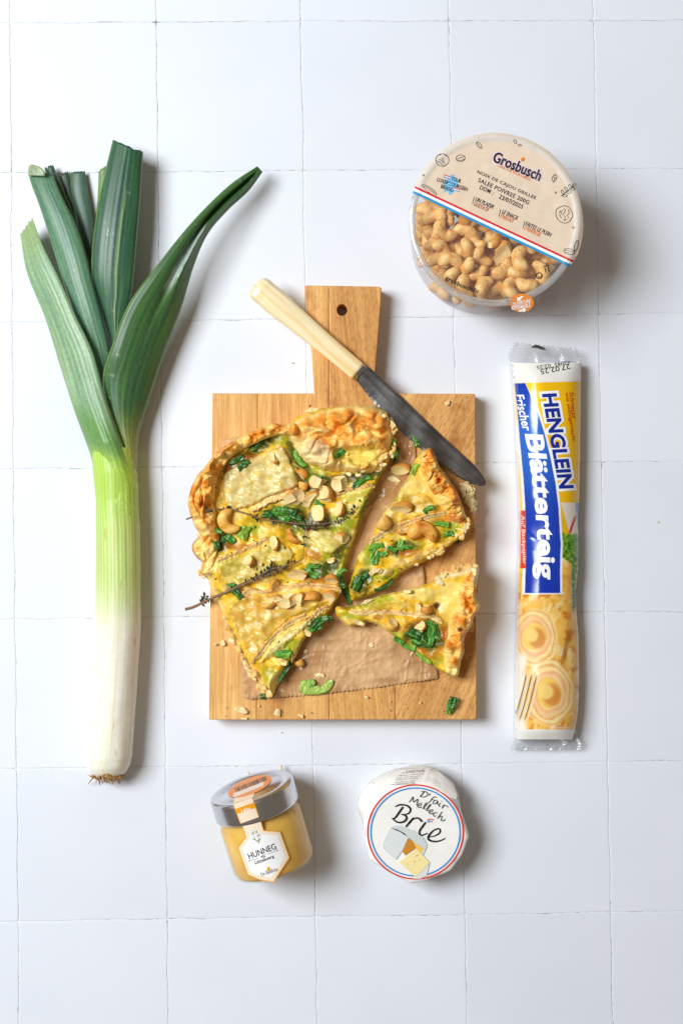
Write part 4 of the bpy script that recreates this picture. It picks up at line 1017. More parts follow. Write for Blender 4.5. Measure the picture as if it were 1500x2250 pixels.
BITS = [ # big tart
 (590, 1130, 26, 18, 10, DK, tart), (612, 1124, 24, 22, -8, MD, tart), (636, 1124, 30, 18, 15, DK, tart), (628, 1140, 30, 14, -12, MD, tart), (650, 1136, 26, 14, 20, DK, tart), (604, 1142, 26, 10, 20, DK, tart),
 (486, 1186, 28, 18, -20, DK, tart), (505, 1184, 26, 16, 30, MD, tart), (476, 1198, 20, 14, 70, DK, tart), (534, 1170, 30, 26, -70, LT, tart), (478, 1166, 22, 10, 20, MD, tart),
 (747, 996, 24, 14, -40, MD, tart), (738, 1002, 16, 8, -50, MD, tart), (655, 1008, 44, 14, 62, GR, tart), (565, 978, 34, 16, -40, DK, tart), (520, 1012, 34, 12, -30, DK, tart), (534, 1020, 30, 14, -38, DK, tart),
 (796, 1056, 42, 13, -30, MD, tart), (780, 1064, 22, 10, -60, DK, tart), (686, 1050, 40, 18, 10, GR, tart), (664, 1092, 24, 14, -10, LT, tart), (700, 1108, 22, 12, 40, MD, tart),
 (684, 1260, 34, 18, 40, MD, tart), (748, 1258, 26, 12, -50, MD, tart), (620, 1439, 38, 16, 4, GR, tart), (628, 1433, 30, 10, 8, MD, tart),
 (700, 1366, 44, 18, -35, DK, tart), (712, 1360, 36, 14, -20, DK, tart), (690, 1380, 30, 14, -30, MD, tart), (625, 1476, 50, 10, -60, DK, tart), (520, 1302, 34, 12, 40, DK, tart), (512, 1290, 20, 12, 70, MD, tart),
 (865, 985, 40, 11, 78, MD, tart), (870, 1000, 34, 9, 100, DK, tart), (752, 1280, 26, 12, 70, DK, tart),
 (690, 1245, 24, 10, 10, MD, tart), (664, 1148, 22, 14, 50, DK, tart),
 # slice A
 (826, 1200, 34, 14, -12, GR, sliceA), (818, 1222, 34, 10, 100, GR, sliceA), (828, 1226, 30, 9, 105, MD, sliceA), (843, 1217, 18, 11, -20, GR, sliceA), (881, 1198, 24, 18, -70, GR, sliceA), (893, 1202, 24, 10, 10, MD, sliceA),
 (986, 1173, 22, 13, -5, MD, sliceA), (970, 1151, 32, 12, 4, GR, sliceA), (784, 1283, 30, 22, -70, DK, sliceA), (800, 1268, 30, 18, -30, DK, sliceA), (845, 1290, 46, 8, -28, DK, sliceA), (910, 1030, 26, 12, -65, LT, sliceA), (940, 1118, 24, 12, -30, MD, sliceA), (862, 1206, 20, 10, 30, MD, sliceA),
 # slice B
 (908, 1392, 34, 22, 20, DK, sliceB), (926, 1398, 36, 18, 60, DK, sliceB), (942, 1384, 32, 14, 70, MD, sliceB), (950, 1400, 40, 15, 110, MD, sliceB), (958, 1390, 34, 13, 75, DK, sliceB), (932, 1414, 36, 16, 10, DK, sliceB), (918, 1408, 30, 14, -20, MD, sliceB), (948, 1372, 28, 12, 45, MD, sliceB),
 (892, 1418, 44, 14, 32, GR, sliceB), (876, 1408, 24, 10, 30, MD, sliceB), (930, 1446, 40, 10, 35, LT, sliceB),
]
for k, (x, y, L, w, a, s, par) in enumerate(BITS):
    leek_bit(x, y, L, w, a, s, par, 500 + k)
LOOSE = [
 ([(758, 1300, 46, 13, 62, DK), (766, 1310, 34, 10, 80, MD)], 'dark green leek shreds in the gap between the tart and the slice tips'),
 ([(586, 1528, 28, 14, -10, DK), (596, 1520, 22, 12, -60, DK)], 'dark leek shred under the pale bottom corner of the big tart'),
 ([(990, 1548, 34, 12, 100, DK), (985, 1554, 30, 10, 95, MD), (998, 1546, 26, 10, 115, DK)], 'dark green leek bit on the bare wood near the board corner'),
 ([(912, 966, 26, 12, 60, MD), (918, 974, 16, 9, 40, DK)], 'green leek scrap between the knife blade and the paper'),
 ([(1006, 1190, 14, 8, -30, DK)], 'tiny green leek scrap under the edge of the cashew slice'),
]
for k, (bits, lab) in enumerate(LOOSE):
    t = thing('leek_scrap', lab, 'leek scrap', 'leek scraps fallen from the tart')
    for j, (x, y, L, w, a, s) in enumerate(bits): leek_bit(x, y, L, w, a, s, t, 700 + k * 9 + j, z=ZBD + 0.0016 + 0.001 * j, name='shred')
t = thing('leek_scrap', 'pale green curled leek ribbon lying on the bare baking paper', 'leek scrap', 'leek scraps fallen from the tart')
def curl_sheet(path, wid, z0, shade, seed, parent):
    P = spl(path, 40); T = np.gradient(P, axis=0); T /= np.linalg.norm(T, axis=1)[:, None]; Nn = np.stack([T[:, 1], -T[:, 0]], 1)
    u = np.linspace(0, 1, 40); w = lerp_list(u, wid); G = []; cs = []
    for q in np.linspace(-1, 1, 11):
        p = P + Nn * (q * w / 2)[:, None]
        G.append(W(p[:, 0], p[:, 1], z0 + 0.0009 * (1 - q * q) + 0.0012 * np.abs(noise(u * 5 + seed, 0 * u + q, 3)) + 0.0006))
        k = sstep(-0.2, 0.4, noise(u * 30, 0 * u + q * 2, seed)); cs.append(mixc(np.tile(lin(*shade), (40, 1)), lin(206, 216, 130), 0.7 * k))
    G = np.stack(G, 1); V, F = sheet_mesh(G, 0.0005); cs = np.stack(cs, 1).reshape(-1, 3)
    return mesh('shred', V, F, M_GREEN, parent, np.vstack([cs, cs]))
curl_sheet([(659, 1508), (672, 1510), (690, 1516), (710, 1516), (722, 1505), (730, 1494)], [26, 34, 22, 16, 20, 10], ZBD + 0.0018, (150, 190, 66), 61, t)
curl_sheet([(676, 1503), (684, 1500), (692, 1502)], [16, 18, 10], ZBD + 0.003, (126, 180, 60), 63, t)
# ------------------------------------------------------------------ cashews
def speck_mat(name, c1, c2, rough, fl=0.0):
    m, nt, b = new_mat(name)
    tc = N_(nt, 'ShaderNodeTexCoord')
    nz = N_(nt, 'ShaderNodeTexNoise'); nz.inputs['Scale'].default_value = 130; nz.inputs['Detail'].default_value = 5
    sp = N_(nt, 'ShaderNodeTexNoise'); sp.inputs['Scale'].default_value = 900; sp.inputs['Detail'].default_value = 1
    for q in (nz, sp): nt.links.new(tc.outputs['Object'], q.inputs['Vector'])
    cr = N_(nt, 'ShaderNodeValToRGB'); e = cr.color_ramp.elements
    e[0].position = 0.36; e[0].color = (*lin(*c1), 1); e[1].position = 0.62; e[1].color = (*lin(*c2), 1)
    nt.links.new(nz.outputs['Fac'], cr.inputs[0])
    c5 = N_(nt, 'ShaderNodeValToRGB'); e = c5.color_ramp.elements
    e[0].position = 0.27; e[0].color = (0.22, 0.13, 0.08, 1); e[1].position = 0.33; e[1].color = (1, 1, 1, 1)
    nt.links.new(sp.outputs['Fac'], c5.inputs[0])
    mx = N_(nt, 'ShaderNodeVectorMath', operation='MULTIPLY'); nt.links.new(cr.outputs[0], mx.inputs[0]); nt.links.new(c5.outputs[0], mx.inputs[1])
    nt.links.new(mx.outputs[0], b.inputs['Base Color'])
    b.inputs['Roughness'].default_value = rough; b.inputs['Specular IOR Level'].default_value = 0.35
    bump(nt, b, 420, 0.25, 0.0006, 4)
    return m
M_SKIN = speck_mat('roasted_cashew_skin', (232, 160, 54), (250, 204, 108), 0.35)
M_TOAST = speck_mat('toasted_cashew_skin', (196, 104, 24), (246, 184, 84), 0.4)
M_FLESH = speck_mat('broken_cashew', (240, 200, 112), (255, 238, 184), 0.5)
M_TUBNUT = speck_mat('peppered_cashew', (224, 158, 76), (246, 204, 132), 0.42)

def cashew_mesh(seed, mat, R=0.0058, r=0.0044, sweep=205, n=20, k=14):
    rs = random.Random(seed); V = []; F = []
    th = np.radians(np.linspace(-sweep / 2, sweep / 2, n)); s = np.linspace(-1, 1, n)
    fat = rs.uniform(-0.18, 0.18)
    rad = r * np.sqrt(np.clip(1 - np.abs(s) ** 3.2, 0.02, 1)) * (1 + fat * s)
    for i in range(n):
        c = np.array([R * 1.12 * math.cos(th[i]), R * 1.05 * math.sin(th[i]), 0.0007 * math.sin(3 * s[i] + seed)])
        d = np.array([math.cos(th[i]), math.sin(th[i]), 0])
        for j in range(k):
            a = 2 * math.pi * j / k
            q = 1 + 0.13 * float(noise(s[i] * 2.2 + seed, math.cos(a) * 1.3 + seed * .3, 7)) + 0.035 * float(noise(s[i] * 6 + seed, math.sin(a) * 4, 8)) - 0.06 * math.exp(-((math.sin(a) - 0.5) / 0.2) ** 2) * (math.cos(a) > 0)
            V.append(c + rad[i] * q * (math.cos(a) * d + 0.88 * math.sin(a) * np.array([0, 0, 1.0])))
    for i in range(n - 1):
        for j in range(k): F.append((i * k + j, i * k + (j + 1) % k, (i + 1) * k + (j + 1) % k, (i + 1) * k + j))
    F += [tuple(range(k - 1, -1, -1)), tuple(range((n - 1) * k, n * k))]
    V = np.array(V); V[:, 0] -= V[:, 0].mean()
    me = bpy.data.meshes.new('cashew'); me.from_pydata(V.tolist(), [], F); me.materials.append(mat)
    me.polygons.foreach_set('use_smooth', [True] * len(me.polygons)); me.update(); return me

def place(name, me, px, py, z, ang, scale=1.0, tilt=(0, 0), label=None, cat=None, group=None):
    o = bpy.data.objects.new(name, me); COL.objects.link(o)
    o.location = W(px, py, z); o.rotation_euler = (tilt[0], tilt[1], math.radians(ang)); o.scale = (scale,) * 3 if np.isscalar(scale) else scale
    return tag(o, label, cat, group)

def half_nut_mesh(seed, style):
    """a broken cashew: round roasted skin outside, pale flat faces where it split"""
    rs = random.Random(seed * 13 + 5); bm = bmesh.new()
    bmesh.ops.create_icosphere(bm, subdivisions=3, radius=0.5)
    for v in bm.verts:
        p = v.co; q = 1 + 0.13 * float(noise(p.x * 3 + seed, p.y * 3 + p.z * 2, 9)) + 0.07 * float(noise(p.x * 8 + seed, p.y * 8 - p.z * 5, 10)); v.co = p * q
        v.co.y -= 0.35 * (v.co.x ** 2)
    for f in bm.faces: f.smooth = True
    cuts = {'cream': [(Vector((rs.uniform(-.5, .1), rs.uniform(-.5, .1), 1)), 0.26), (Vector((rs.choice((-1, 1)), rs.uniform(-.5, .5), 0.7)), 0.2), (Vector((rs.uniform(-.4, .4), rs.choice((-1, 1)), 0.5)), 0.24)],
            'gold': [(Vector((rs.uniform(-1, 1), rs.uniform(-1, 1), 0.15)), 0.24)],
            'mix': [(Vector((rs.choice((-1, 1)) * 0.8, rs.uniform(-.9, .9), 0.75)), 0.08), (Vector((rs.uniform(-1, 1), rs.choice((-1, 1)), 0.2)), 0.3)]}[style]
    for nrm, dist in cuts:
        nrm = nrm.normalized()
        g = bmesh.ops.bisect_plane(bm, geom=bm.verts[:] + bm.edges[:] + bm.faces[:], plane_co=nrm * dist, plane_no=nrm, clear_outer=True)
        be = [e for e in bm.edges if e.is_boundary]
        r = bmesh.ops.holes_fill(bm, edges=be, sides=0)
        fs = r['faces']
        for f in fs: f.material_index = 1; f.smooth = False
        if fs:   # break the flat face up into a rough one
            pk = bmesh.ops.poke(bm, faces=fs, offset=-0.03)
            for v in pk['verts']: v.co -= nrm * rs.uniform(0.02, 0.12)
            for f in pk['faces']: f.material_index = 1; f.smooth = False
    me = bpy.data.meshes.new('cashew_piece'); bm.to_mesh(me); bm.free()
    me.materials.append(M_TOAST if style != 'gold' or seed % 2 else M_SKIN); me.materials.append(M_FLESH); return me
NUTM = {(s, k): half_nut_mesh(k + 1 + 10 * i, s) for i, s in enumerate(('cream', 'gold', 'mix')) for k in range(4)}

GN = 'broken cashew pieces sprinkled on the tart'
wc = cashew_mesh(3, M_SKIN, 0.0056, 0.0036, 220)
place('cashew', wc, 503, 1146, ztop(503, 1150, 14) + 0.0042, 205, (1.05, 1.05, 1), label='whole golden cashew curled under the thyme sprig by the pastry rim', cat='cashew', group='whole cashews on the tart')
wc2 = cashew_mesh(6, M_TOAST, 0.0060, 0.0045, 195)
place('cashew', wc2, 929, 1172, ztop(929, 1175, 14) + 0.004, 82, (1.1, 1.1, 1), label='whole toasted cashew arched on the slice under the knife tip', cat='cashew', group='whole cashews on the tart')
CH = [ # x, y, w, h, angle, style, variant, label
 (664, 1042, 28, 22, 20, 'gold', 0, 'golden ridged cashew piece just below the corner of the broad brie slice'),
 (667, 1066, 21, 20, 60, 'gold', 1, 'small golden cashew piece touching the lower edge of the broad brie slice'),
 (700, 1058, 44, 32, 10, 'cream', 0, 'broad cream coloured cashew piece under the folded crust'),
 (647, 1094, 50, 32, -30, 'cream', 1, 'long pale cashew half with pepper specks, largest beside the broad brie slice'),
 (681, 1097, 44, 22, -52, 'cream', 2, 'slim pale cashew half leaning on the toasted round piece'),
 (602, 1006, 30, 13, 70, 'cream', 3, 'thin white cashew sliver lying on the broad brie slice'),
 (711, 1085, 42, 34, 35, 'mix', 0, 'toasted round cashew half with a white broken end, in the middle of the nut cluster'),
 (746, 1061, 40, 34, -20, 'cream', 0, 'split cream cashew piece nearest the dark leek strip'),
 (700, 1127, 38, 30, 50, 'mix', 1, 'toasted cashew piece with white inside, above the upper thyme stem'),
 (744, 1118, 34, 24, 75, 'mix', 2, 'wedge shaped golden cashew piece near the tip of the upper thyme sprig'),
 (751, 1183, 34, 26, 10, 'cream', 1, 'angular pale cashew piece by the long cut edge of the big tart'),
 (646, 1184, 20, 30, 110, 'gold', 2, 'yellow cashew bit below the upper thyme stem'),
 (642, 1168, 26, 18, 20, 'mix', 3, 'toasted cashew bit tucked under the upper thyme stem'),
 (602, 1192, 34, 18, 70, 'cream', 2, 'upright white cashew half standing on the tan rind strip'),
 (544, 1233, 28, 26, 60, 'mix', 0, 'round pale cashew piece on the greenish brie slice'),
 (571, 1238, 14, 8, 10, 'cream', 3, 'tiny white cashew crumb beside the greenish brie slice'),
 (727, 1231, 22, 12, -15, 'cream', 3, 'small white cashew chip alone on the green patch of filling'),
 (652, 1264, 50, 26, -20, 'mix', 1, 'large browned cashew slab at the end of the lower thyme sprig'),
 (727, 1275, 30, 26, -30, 'mix', 2, 'golden cashew half by the inner point of the big tart, above the rind'),
 (605, 1285, 28, 24, 80, 'mix', 3, 'pale tan cashew piece resting on the long rind above the lowest cheese'),
 (588, 1328, 28, 18, -10, 'gold', 3, 'dark toasted cashew bit at the start of the row below the rind'),
 (608, 1317, 26, 20, -20, 'cream', 2, 'white curled cashew chip second in the row below the rind'),
 (633, 1319, 44, 28, -25, 'cream', 0, 'broad cream cashew slice third in the row below the rind'),
 (660, 1317, 20, 30, 10, 'cream', 1, 'upright white cashew chip fourth in the row below the rind'),
 (684, 1312, 36, 26, -20, 'gold', 0, 'golden peppered cashew piece fifth in the row below the rind'),
 (725, 1313, 36, 30, -20, 'mix', 0, 'half golden cashew with a browned end, last in the row below the rind'),
 (676, 1390, 20, 16, -10, 'mix', 1, 'small golden cashew cube by the dark leek at the lower cut edge'),
 (623, 1456, 22, 11, 10, 'cream', 3, 'small pale cashew chip under the bright green leek piece'),
 (842, 1148, 30, 34, 0, 'gold', 1, 'rounded golden cashew half at the cut side of the slice below the knife'),
 (880, 1118, 52, 28, -22, 'mix', 2, 'white and toasted cashew piece in the middle of the slice below the knife'),
 (886, 1165, 28, 18, -15, 'mix', 3, 'small brown edged cashew chip next to the whole toasted cashew'),
 (896, 1299, 20, 10, 5, 'cream', 3, 'tiny pale cashew bit on the upper edge of the corner slice'),
 (919, 1335, 13, 20, 10, 'cream', 2, 'white cashew sliver next to the charred spot on the corner slice'),
 (936, 1338, 26, 22, 40, 'gold', 2, 'golden cashew bit touching the charred spot on the corner slice'),
 (860, 1372, 26, 26, 30, 'gold', 3, 'golden cashew cube at the lower cut of the corner slice'),
 (922, 1376, 26, 26, 60, 'mix', 0, 'yellow cream cashew piece above the dark leek clump on the corner slice'),
]
for x, y, w, h, a, st, k, lab in CH:
    z = ztop(x, y, 6) or ZB
    s = 0.00030
    place('cashew_piece', NUTM[(st, k)], x, y, z + 0.24 * min(w, h) * s + 0.0005, -a, (w * s * 1.08, h * s * 1.12, 1.0 * min(w, h) * s + 0.0020), (rnd.uniform(-.2, .2), rnd.uniform(-.2, .2)), lab, 'cashew piece', GN)
for x, y, w, h, a, st, k, lab in [
 (878, 1032, 48, 28, -18, 'mix', 2, 'golden cashew piece with a burnt corner lying on the paper below the blade'),
 (657, 1455, 22, 20, 20, 'gold', 1, 'small golden cashew cube lying on the paper by the big tart')]:
    place('cashew_piece', NUTM[(st, k)], x, y, ZBD + 0.0045, -a, (w * .0003, h * .00032, .0075), (0, 0), lab, 'cashew piece', 'cashew pieces fallen on the paper')

# ------------------------------------------------------------------ thyme sprigs
M_STEM = pmat('thyme_stem', lin(142, 108, 82), 0.7, 0.2, var=0.25, vscale=400)
M_THY = pmat('thyme_leaf', lin(66, 66, 44), 0.6, 0.3, var=0.4, vscale=300)
def thyme(label, stems, seed):
    t = thing('thyme_sprig', label, 'thyme sprig', 'thyme sprigs on the tart'); rs = random.Random(seed)
    ms = MB(); ml = MB()
    for path, r0, r1, dens, size in stems:
        P2 = spl(path, 60); zz = np.array([(ztop(p[0], p[1], 8) or 0.021) for p in P2])
        zz = np.convolve(np.pad(zz, 6, 'edge'), np.ones(13) / 13, 'valid') + 0.0026
        P = W(P2[:, 0], P2[:, 1], zz); V, F = tube_mesh(P, np.linspace(r0, r1, 60), 6); ms.add(V, F)
        for i in range(3, 60, 1):
            u = i / 59; cl = dens(u)
            for _ in range(int(cl) + (rs.random() < cl % 1)):
                T = P[min(i + 1, 59)] - P[i - 1]; ang = math.atan2(T[1], T[0]) + rs.choice((-1, 1)) * rs.uniform(0.5, 1.4)
                L = size * rs.uniform(0.6, 1.2); w = L * 0.24; el = rs.uniform(-0.1, 0.7)
                d = np.array([math.cos(ang) * math.cos(el), math.sin(ang) * math.cos(el), math.sin(el)]); sd = np.array([-math.sin(ang), math.cos(ang), 0]) * w; up = np.array([0, 0, w * 0.5])
                o = P[i]; c = [o, o + d * L * .45 + sd, o + d * L, o + d * L * .45 - sd, o + d * L * .45 + up, o + d * L * .45 - up]
                ml.add(c, [(0, 1, 4), (1, 2, 4), (2, 3, 4), (3, 0, 4), (1, 0, 5), (2, 1, 5), (3, 2, 5), (0, 3, 5)])
    ms.build('stem', M_STEM, t); ml.build('foliage', M_THY, t, smooth=False, kind='stuff')
whorl = lambda *c: (lambda u: sum(2.6 * math.exp(-((u - q) / 0.02) ** 2) for q in c) + 0.02)
thyme('long thin thyme sprig lying across the whole cashew near the top of the tart', [
    ([(410, 1141), (432, 1132), (458, 1120), (490, 1119), (515, 1121), (545, 1130), (580, 1141), (620, 1146), (665, 1152), (705, 1152), (730, 1147), (755, 1138), (778, 1118)], .00055, .0003, whorl(.04, .13, .24, .39, .50, .62, .70, .80, .88, .92, .96, .99), .0032),
    ([(672, 1153), (669, 1170), (668, 1195), (666, 1222)], .00035, .00025, whorl(.1, .35, .6), .0026),
    ([(672, 1152), (690, 1160), (722, 1158)], .0003, .0002, whorl(.3, .8), .0026)], 3)
thyme('thicker woody thyme sprig with a leafy tip hanging over the board edge', [
    ([(407, 1339), (425, 1334), (450, 1322), (480, 1308), (520, 1291), (556, 1275), (590, 1262), (630, 1246), (655, 1234), (668, 1225)], .0010, .0004, lambda u: 0.14 + 0.5 * math.exp(-((u - .62) / .2) ** 2) + 1.6 * math.exp(-((u - .16) / .035) ** 2), .0034),
    ([(505, 1297), (530, 1283), (560, 1270), (585, 1256), (600, 1240)], .00045, .0003, lambda u: 0.3 * (u > .3) + 0.1, .0034),
    ([(560, 1272), (590, 1252), (620, 1246), (635, 1238)], .00045, .0003, lambda u: 0.45, .0034),
    ([(440, 1327), (448, 1316), (452, 1308)], .0004, .0002, lambda u: 0.12, .003)], 5)
ml = MB(); rs = random.Random(12)
for px, py in [(560, 1158), (484, 1122), (556, 1187), (583, 1199), (625, 1204), (564, 1250), (632, 1279), (474, 1272), (695, 1240), (703, 1243), (740, 1208), (765, 1205), (860, 1188), (1000, 1166), (880, 1250), (832, 1278), (806, 1285), (812, 1290), (782, 1346), (826, 1374), (680, 892), (955, 1348), (760, 1104), (790, 1100), (760, 1058), (612, 1410)]:
    z = (ztop(px, py, 4) or ZBD) + 0.0006; a = rs.uniform(0, 3); L = rs.uniform(.0016, .003); o = W(px, py, z); d = np.array([math.cos(a), math.sin(a), 0]) * L; s_ = np.array([-math.sin(a), math.cos(a), 0]) * L * .17; up = np.array([0, 0, .0006])
    ml.add([o - d / 2, o + s_, o + d / 2, o - s_, o + up], [(0, 1, 4), (1, 2, 4), (2, 3, 4), (3, 0, 4)][::1])
tag(ml.build('thyme_leaves', M_THY, None, False), 'scattered dry thyme leaves on the tart and board', None, None, 'stuff')

# ------------------------------------------------------------------ pastry flakes and crumbs
M_FLAKE = vmat('pastry_flake', 0.5, 0.3, 900, 0.3, 0.0005, sss=0.05, var=0.12)
def flake(px, py, w, h, ang, z, seed, col=(244, 218, 156), lift=0.0008):
    rs = random.Random(seed); a = math.radians(ang)
    base = [(math.cos(t) * w / 2 * rs.uniform(.55, 1.1), math.sin(t) * h / 2 * rs.uniform(.45, 1.15)) for t in np.linspace(0, 2 * math.pi, 11, endpoint=False)]
    P = [(px + u * math.cos(a) - v * math.sin(a), py + u * math.sin(a) + v * math.cos(a)) for u, v in base]
    x, y, Q, B, d = grid_poly(P, max(1.6, min(w, h) / 9))
    zz = z + 0.6 * lift * (0.6 + noise(x / (w * .6), y / (w * .6) + seed, seed)) + 0.0003 * np.floor(2.5 * noise(x / 9, y / 9, seed + 1)) * (w > 12) + 0.0005
    c = np.tile(lin(*col), (len(x), 1)); c = mixc(c, lin(226, 180, 100), 0.6 * sstep(0, .5, noise(x / 7, y / 7, seed + 2))); c = mixc(c, lin(252, 240, 204), .6 * sstep(0, .5, noise(x / 6, y / 6, seed + 3)))
    V = W(x, y, zz); n = len(V); lo = V.copy(); lo[:, 2] -= 0.0003
    F = np.vstack([Q, Q[:, ::-1] + n, np.stack([B[:, 1], B[:, 0], B[:, 0] + n, B[:, 1] + n], 1)])
    return np.vstack([V, lo]), F, np.vstack([c, c])
FL = [(530, 1560, 36, 20, 12, 'largest pastry flake on the wood below the baking paper corner'), (611, 1566, 22, 20, 60, 'pale crumbly flake on the wood under the saw-tooth paper edge'), (661, 1573, 20, 9, 20, 'small flat pastry flake near the lower board edge beside the plank joint'),
      (537, 1579, 24, 8, 0, 'thin flake at the very lower edge of the board'), (490, 1413, 17, 18, 60, 'round pastry flake on the bare wood beside the lower tart corner'), (473, 1416, 9, 10, 10, 'tiny flake beside the round flake on the wood'),
      (703, 1484, 36, 13, 8, 'long tan flake on the paper above the pale leek ribbon'), (805, 1532, 15, 7, 20, 'white flake on the wet looking wood below the paper'), (982, 885, 17, 11, -20, 'pastry flake on the bare wood above the blade'),
      (688, 900, 40, 12, -12, 'ragged pale flake hanging from the top of the folded crust'), (866, 1054, 34, 18, 10, 'golden flake on the paper under the burnt cashew piece'), (1043, 1107, 14, 11, 0, 'cream crumb on the board edge beside the crust slice'),
      (1044, 1153, 12, 17, 0, 'cream flake on the board edge below the crust end'), (791, 1369, 34, 15, 20, 'translucent flake hanging off the point of the corner slice'), (806, 1322, 40, 9, -22, 'curled flake along the upper edge of the corner slice tip'),
      (672, 1432, 16, 10, -60, 'thin pale flake on the paper beside the lower cut edge'), (965, 1276, 30, 16, 40, 'ragged flake at the torn crust end of the corner slice'), (816, 1417, 12, 14, 20, 'small golden crumb in the middle of the bare paper')]
for k, (x, y, w, h, a, lab) in enumerate(FL):
    z = ztop(x, y, 4); z = (z if z and z > ZB else ZBD + 0.0014) if k != 9 else ZBD + 0.004
    V, F, c = flake(x, y, w, h, a, z, 900 + k)
    tag(mesh('pastry_flake', V, F, M_FLAKE, None, c), lab, 'pastry flake', 'pastry flakes fallen from the tart')
def flaky(name, path, width, n, z0, z1_, parent, seed, size=(15, 34)):
    P = spl(path, 60); rs = random.Random(seed); mb = MB()
    T = np.gradient(P, axis=0); T /= np.linalg.norm(T, axis=1)[:, None]
    for k in range(n):
        i = rs.randrange(60); off = rs.gauss(0, width / 2); x, y = P[i, 0] + T[i, 1] * off, P[i, 1] - T[i, 0] * off
        a = math.degrees(math.atan2(T[i, 1], T[i, 0])) + rs.gauss(0, 24); w = rs.uniform(*size)
        V, F, c = flake(x, y, w, w * rs.uniform(.35, .75), a, z0 + (z1_ - z0) * rs.random(), seed + k, ((250, 224, 156), (244, 200, 112), (238, 180, 84))[k % 3], lift=0.0010); mb.add(V, F, c)
    o = mb.build(name, M_FLAKE, parent); o['kind'] = 'stuff'; return o
flaky('flaky_edge', [(842, 908), (862, 935), (866, 965), (858, 1000)], 6, 16, ZB + .004, ZB + .021, tart, 5000)
flaky('flaky_edge', [(846, 1000), (825, 1028), (790, 1040), (755, 1034)], 6, 14, ZB + .012, ZB + .019, tart, 5100, (12, 26))
flaky('flaky_edge', [(484, 1332), (505, 1385), (535, 1450), (568, 1500), (590, 1526)], 4, 18, ZB + .002, ZB + .012, tart, 5200)
flaky('flaky_edge', [(424, 1090), (436, 1150), (446, 1200), (450, 1262)], 5, 14, ZB + .002, ZB + .012, tart, 5300)
flaky('flaky_edge', [(1026, 1142), (1024, 1162), (1012, 1182)], 7, 16, ZB + .003, ZB + .015, sliceA, 5400)
flaky('flaky_edge', [(790, 1262), (850, 1252), (930, 1232), (1000, 1186)], 5, 14, ZB + .011, ZB + .015, sliceA, 5500, (14, 30))
flaky('flaky_edge', [(958, 1272), (990, 1260), (1020, 1252), (1044, 1246)], 7, 24, ZB + .003, ZB + .013, sliceB, 5600)
flaky('flaky_edge', [(1044, 1260), (1040, 1320), (1036, 1365), (1016, 1420), (1006, 1480)], 4, 10, ZB + .003, ZB + .012, sliceB, 5700)
mb = MB(); rs = random.Random(44); BLADE = np.vstack([spine + [4, -4], (edge + [-5, 5])[::-1]])
for k in range(190):
    if k < 70: x, y = 1012 + rs.gauss(0, 16) + 0.0, 0; y = 1070 + rs.gauss(0, 34); x = 1000 + (y - 1040) * .42 + abs(rs.gauss(0, 13)); s = rs.uniform(7, 20)
    elif k < 100: x = rs.uniform(862, 915); y = 925 + (x - 862) * .75 + rs.gauss(0, 8); s = rs.uniform(5, 13)
    elif k < 160: x = rs.uniform(620, 960); y = rs.uniform(1390, 1530); s = rs.uniform(2, 4)
    elif k < 180: x = rs.uniform(470, 1040); y = rs.uniform(1540, 1576); s = rs.uniform(2, 6)
    else: x = rs.uniform(870, 1035); y = rs.uniform(870, 905); s = rs.uniform(2, 4)
    if 1046 < x or (k < 100 and pip(np.array([x]), np.array([y]), BLADE)[0]): continue
    V, F, c = flake(x, y, s * 1.3, s, rs.uniform(0, 180), ZBD + 0.0010 + rs.uniform(0, .0012) * (k < 100), 2000 + k, lift=0.0009)
    mb.add(V, F, c)
for x, y, s in [(643, 797, 9), (1445, 1148, 9), (958, 1688, 5), (1302, 1593, 5), (1085, 2117, 5), (1385, 2183, 5), (965, 1992, 7), (1195, 1797, 4), (122, 1907, 4), (291, 2117, 4), (618, 1610, 7), (545, 1698, 5)]:
    V, F, c = flake(x, y, s, s * .6, rs.uniform(0, 180), 0.0002, 3000 + x, lift=0.0005); mb.add(V, F, c)
tag(mb.build('crumbs', M_FLAKE, None), 'fine pastry crumbs scattered over board, paper and tiles', None, None, 'stuff')
# ------------------------------------------------------------------ tub of cashews
def lathe(prof, cx, cy, n=96, frame=None):
    V = []; t = np.linspace(0, 2 * math.pi, n, endpoint=False)
    for r, z in prof:
        p = np.stack([r * np.cos(t), r * np.sin(t), np.full(n, z)], 1)
        V.append(p if frame is not None else p + np.array([cx, cy, 0]))
    V = np.vstack(V)
    if frame is not None: o, e1, e2, a = frame; V = o + V[:, :1] * e1 + V[:, 1:2] * e2 + V[:, 2:] * a
    F = [(i * n + j, i * n + (j + 1) % n, (i + 1) * n + (j + 1) % n, (i + 1) * n + j) for i in range(len(prof) - 1) for j in range(n)]
    return V, F
tub = thing('nut_tub', 'round clear plastic tub of peppered cashews with a half printed beige film lid', 'tub')
ZF = 0.0750
TC = (1087, 482.5); tcw = W(*TC, ZF); RT = 190 * (H - ZF) / FP
M_PLAST = clear_mat('clear_plastic', (0.97, 0.97, 0.975), 0.03, 0.06, 1.25, 0.12, (0.85, 0.85, 0.88))
M_RIM = clear_mat('clear_plastic_rim', (0.92, 0.925, 0.93), 0.12, 0.08, 1.5, 0.34, (0.8, 0.81, 0.83))
M_FILM = clear_mat('clear_film', (0.985, 0.98, 0.975), 0.03, 0.16, 1.2, 0.04, (0.9, 0.9, 0.92), 160, 0.3, 0.0008)
V, F = lathe([(0.0005, 0.0012), (0.0440, 0.0010), (0.0475, 0.0006), (0.0492, 0.0022), (0.0496, 0.005), (0.0505, 0.035), (0.0518, 0.066), (0.0522, 0.0700)], tcw[0], tcw[1])
mesh('tub_wall', V, F, M_PLAST, tub)
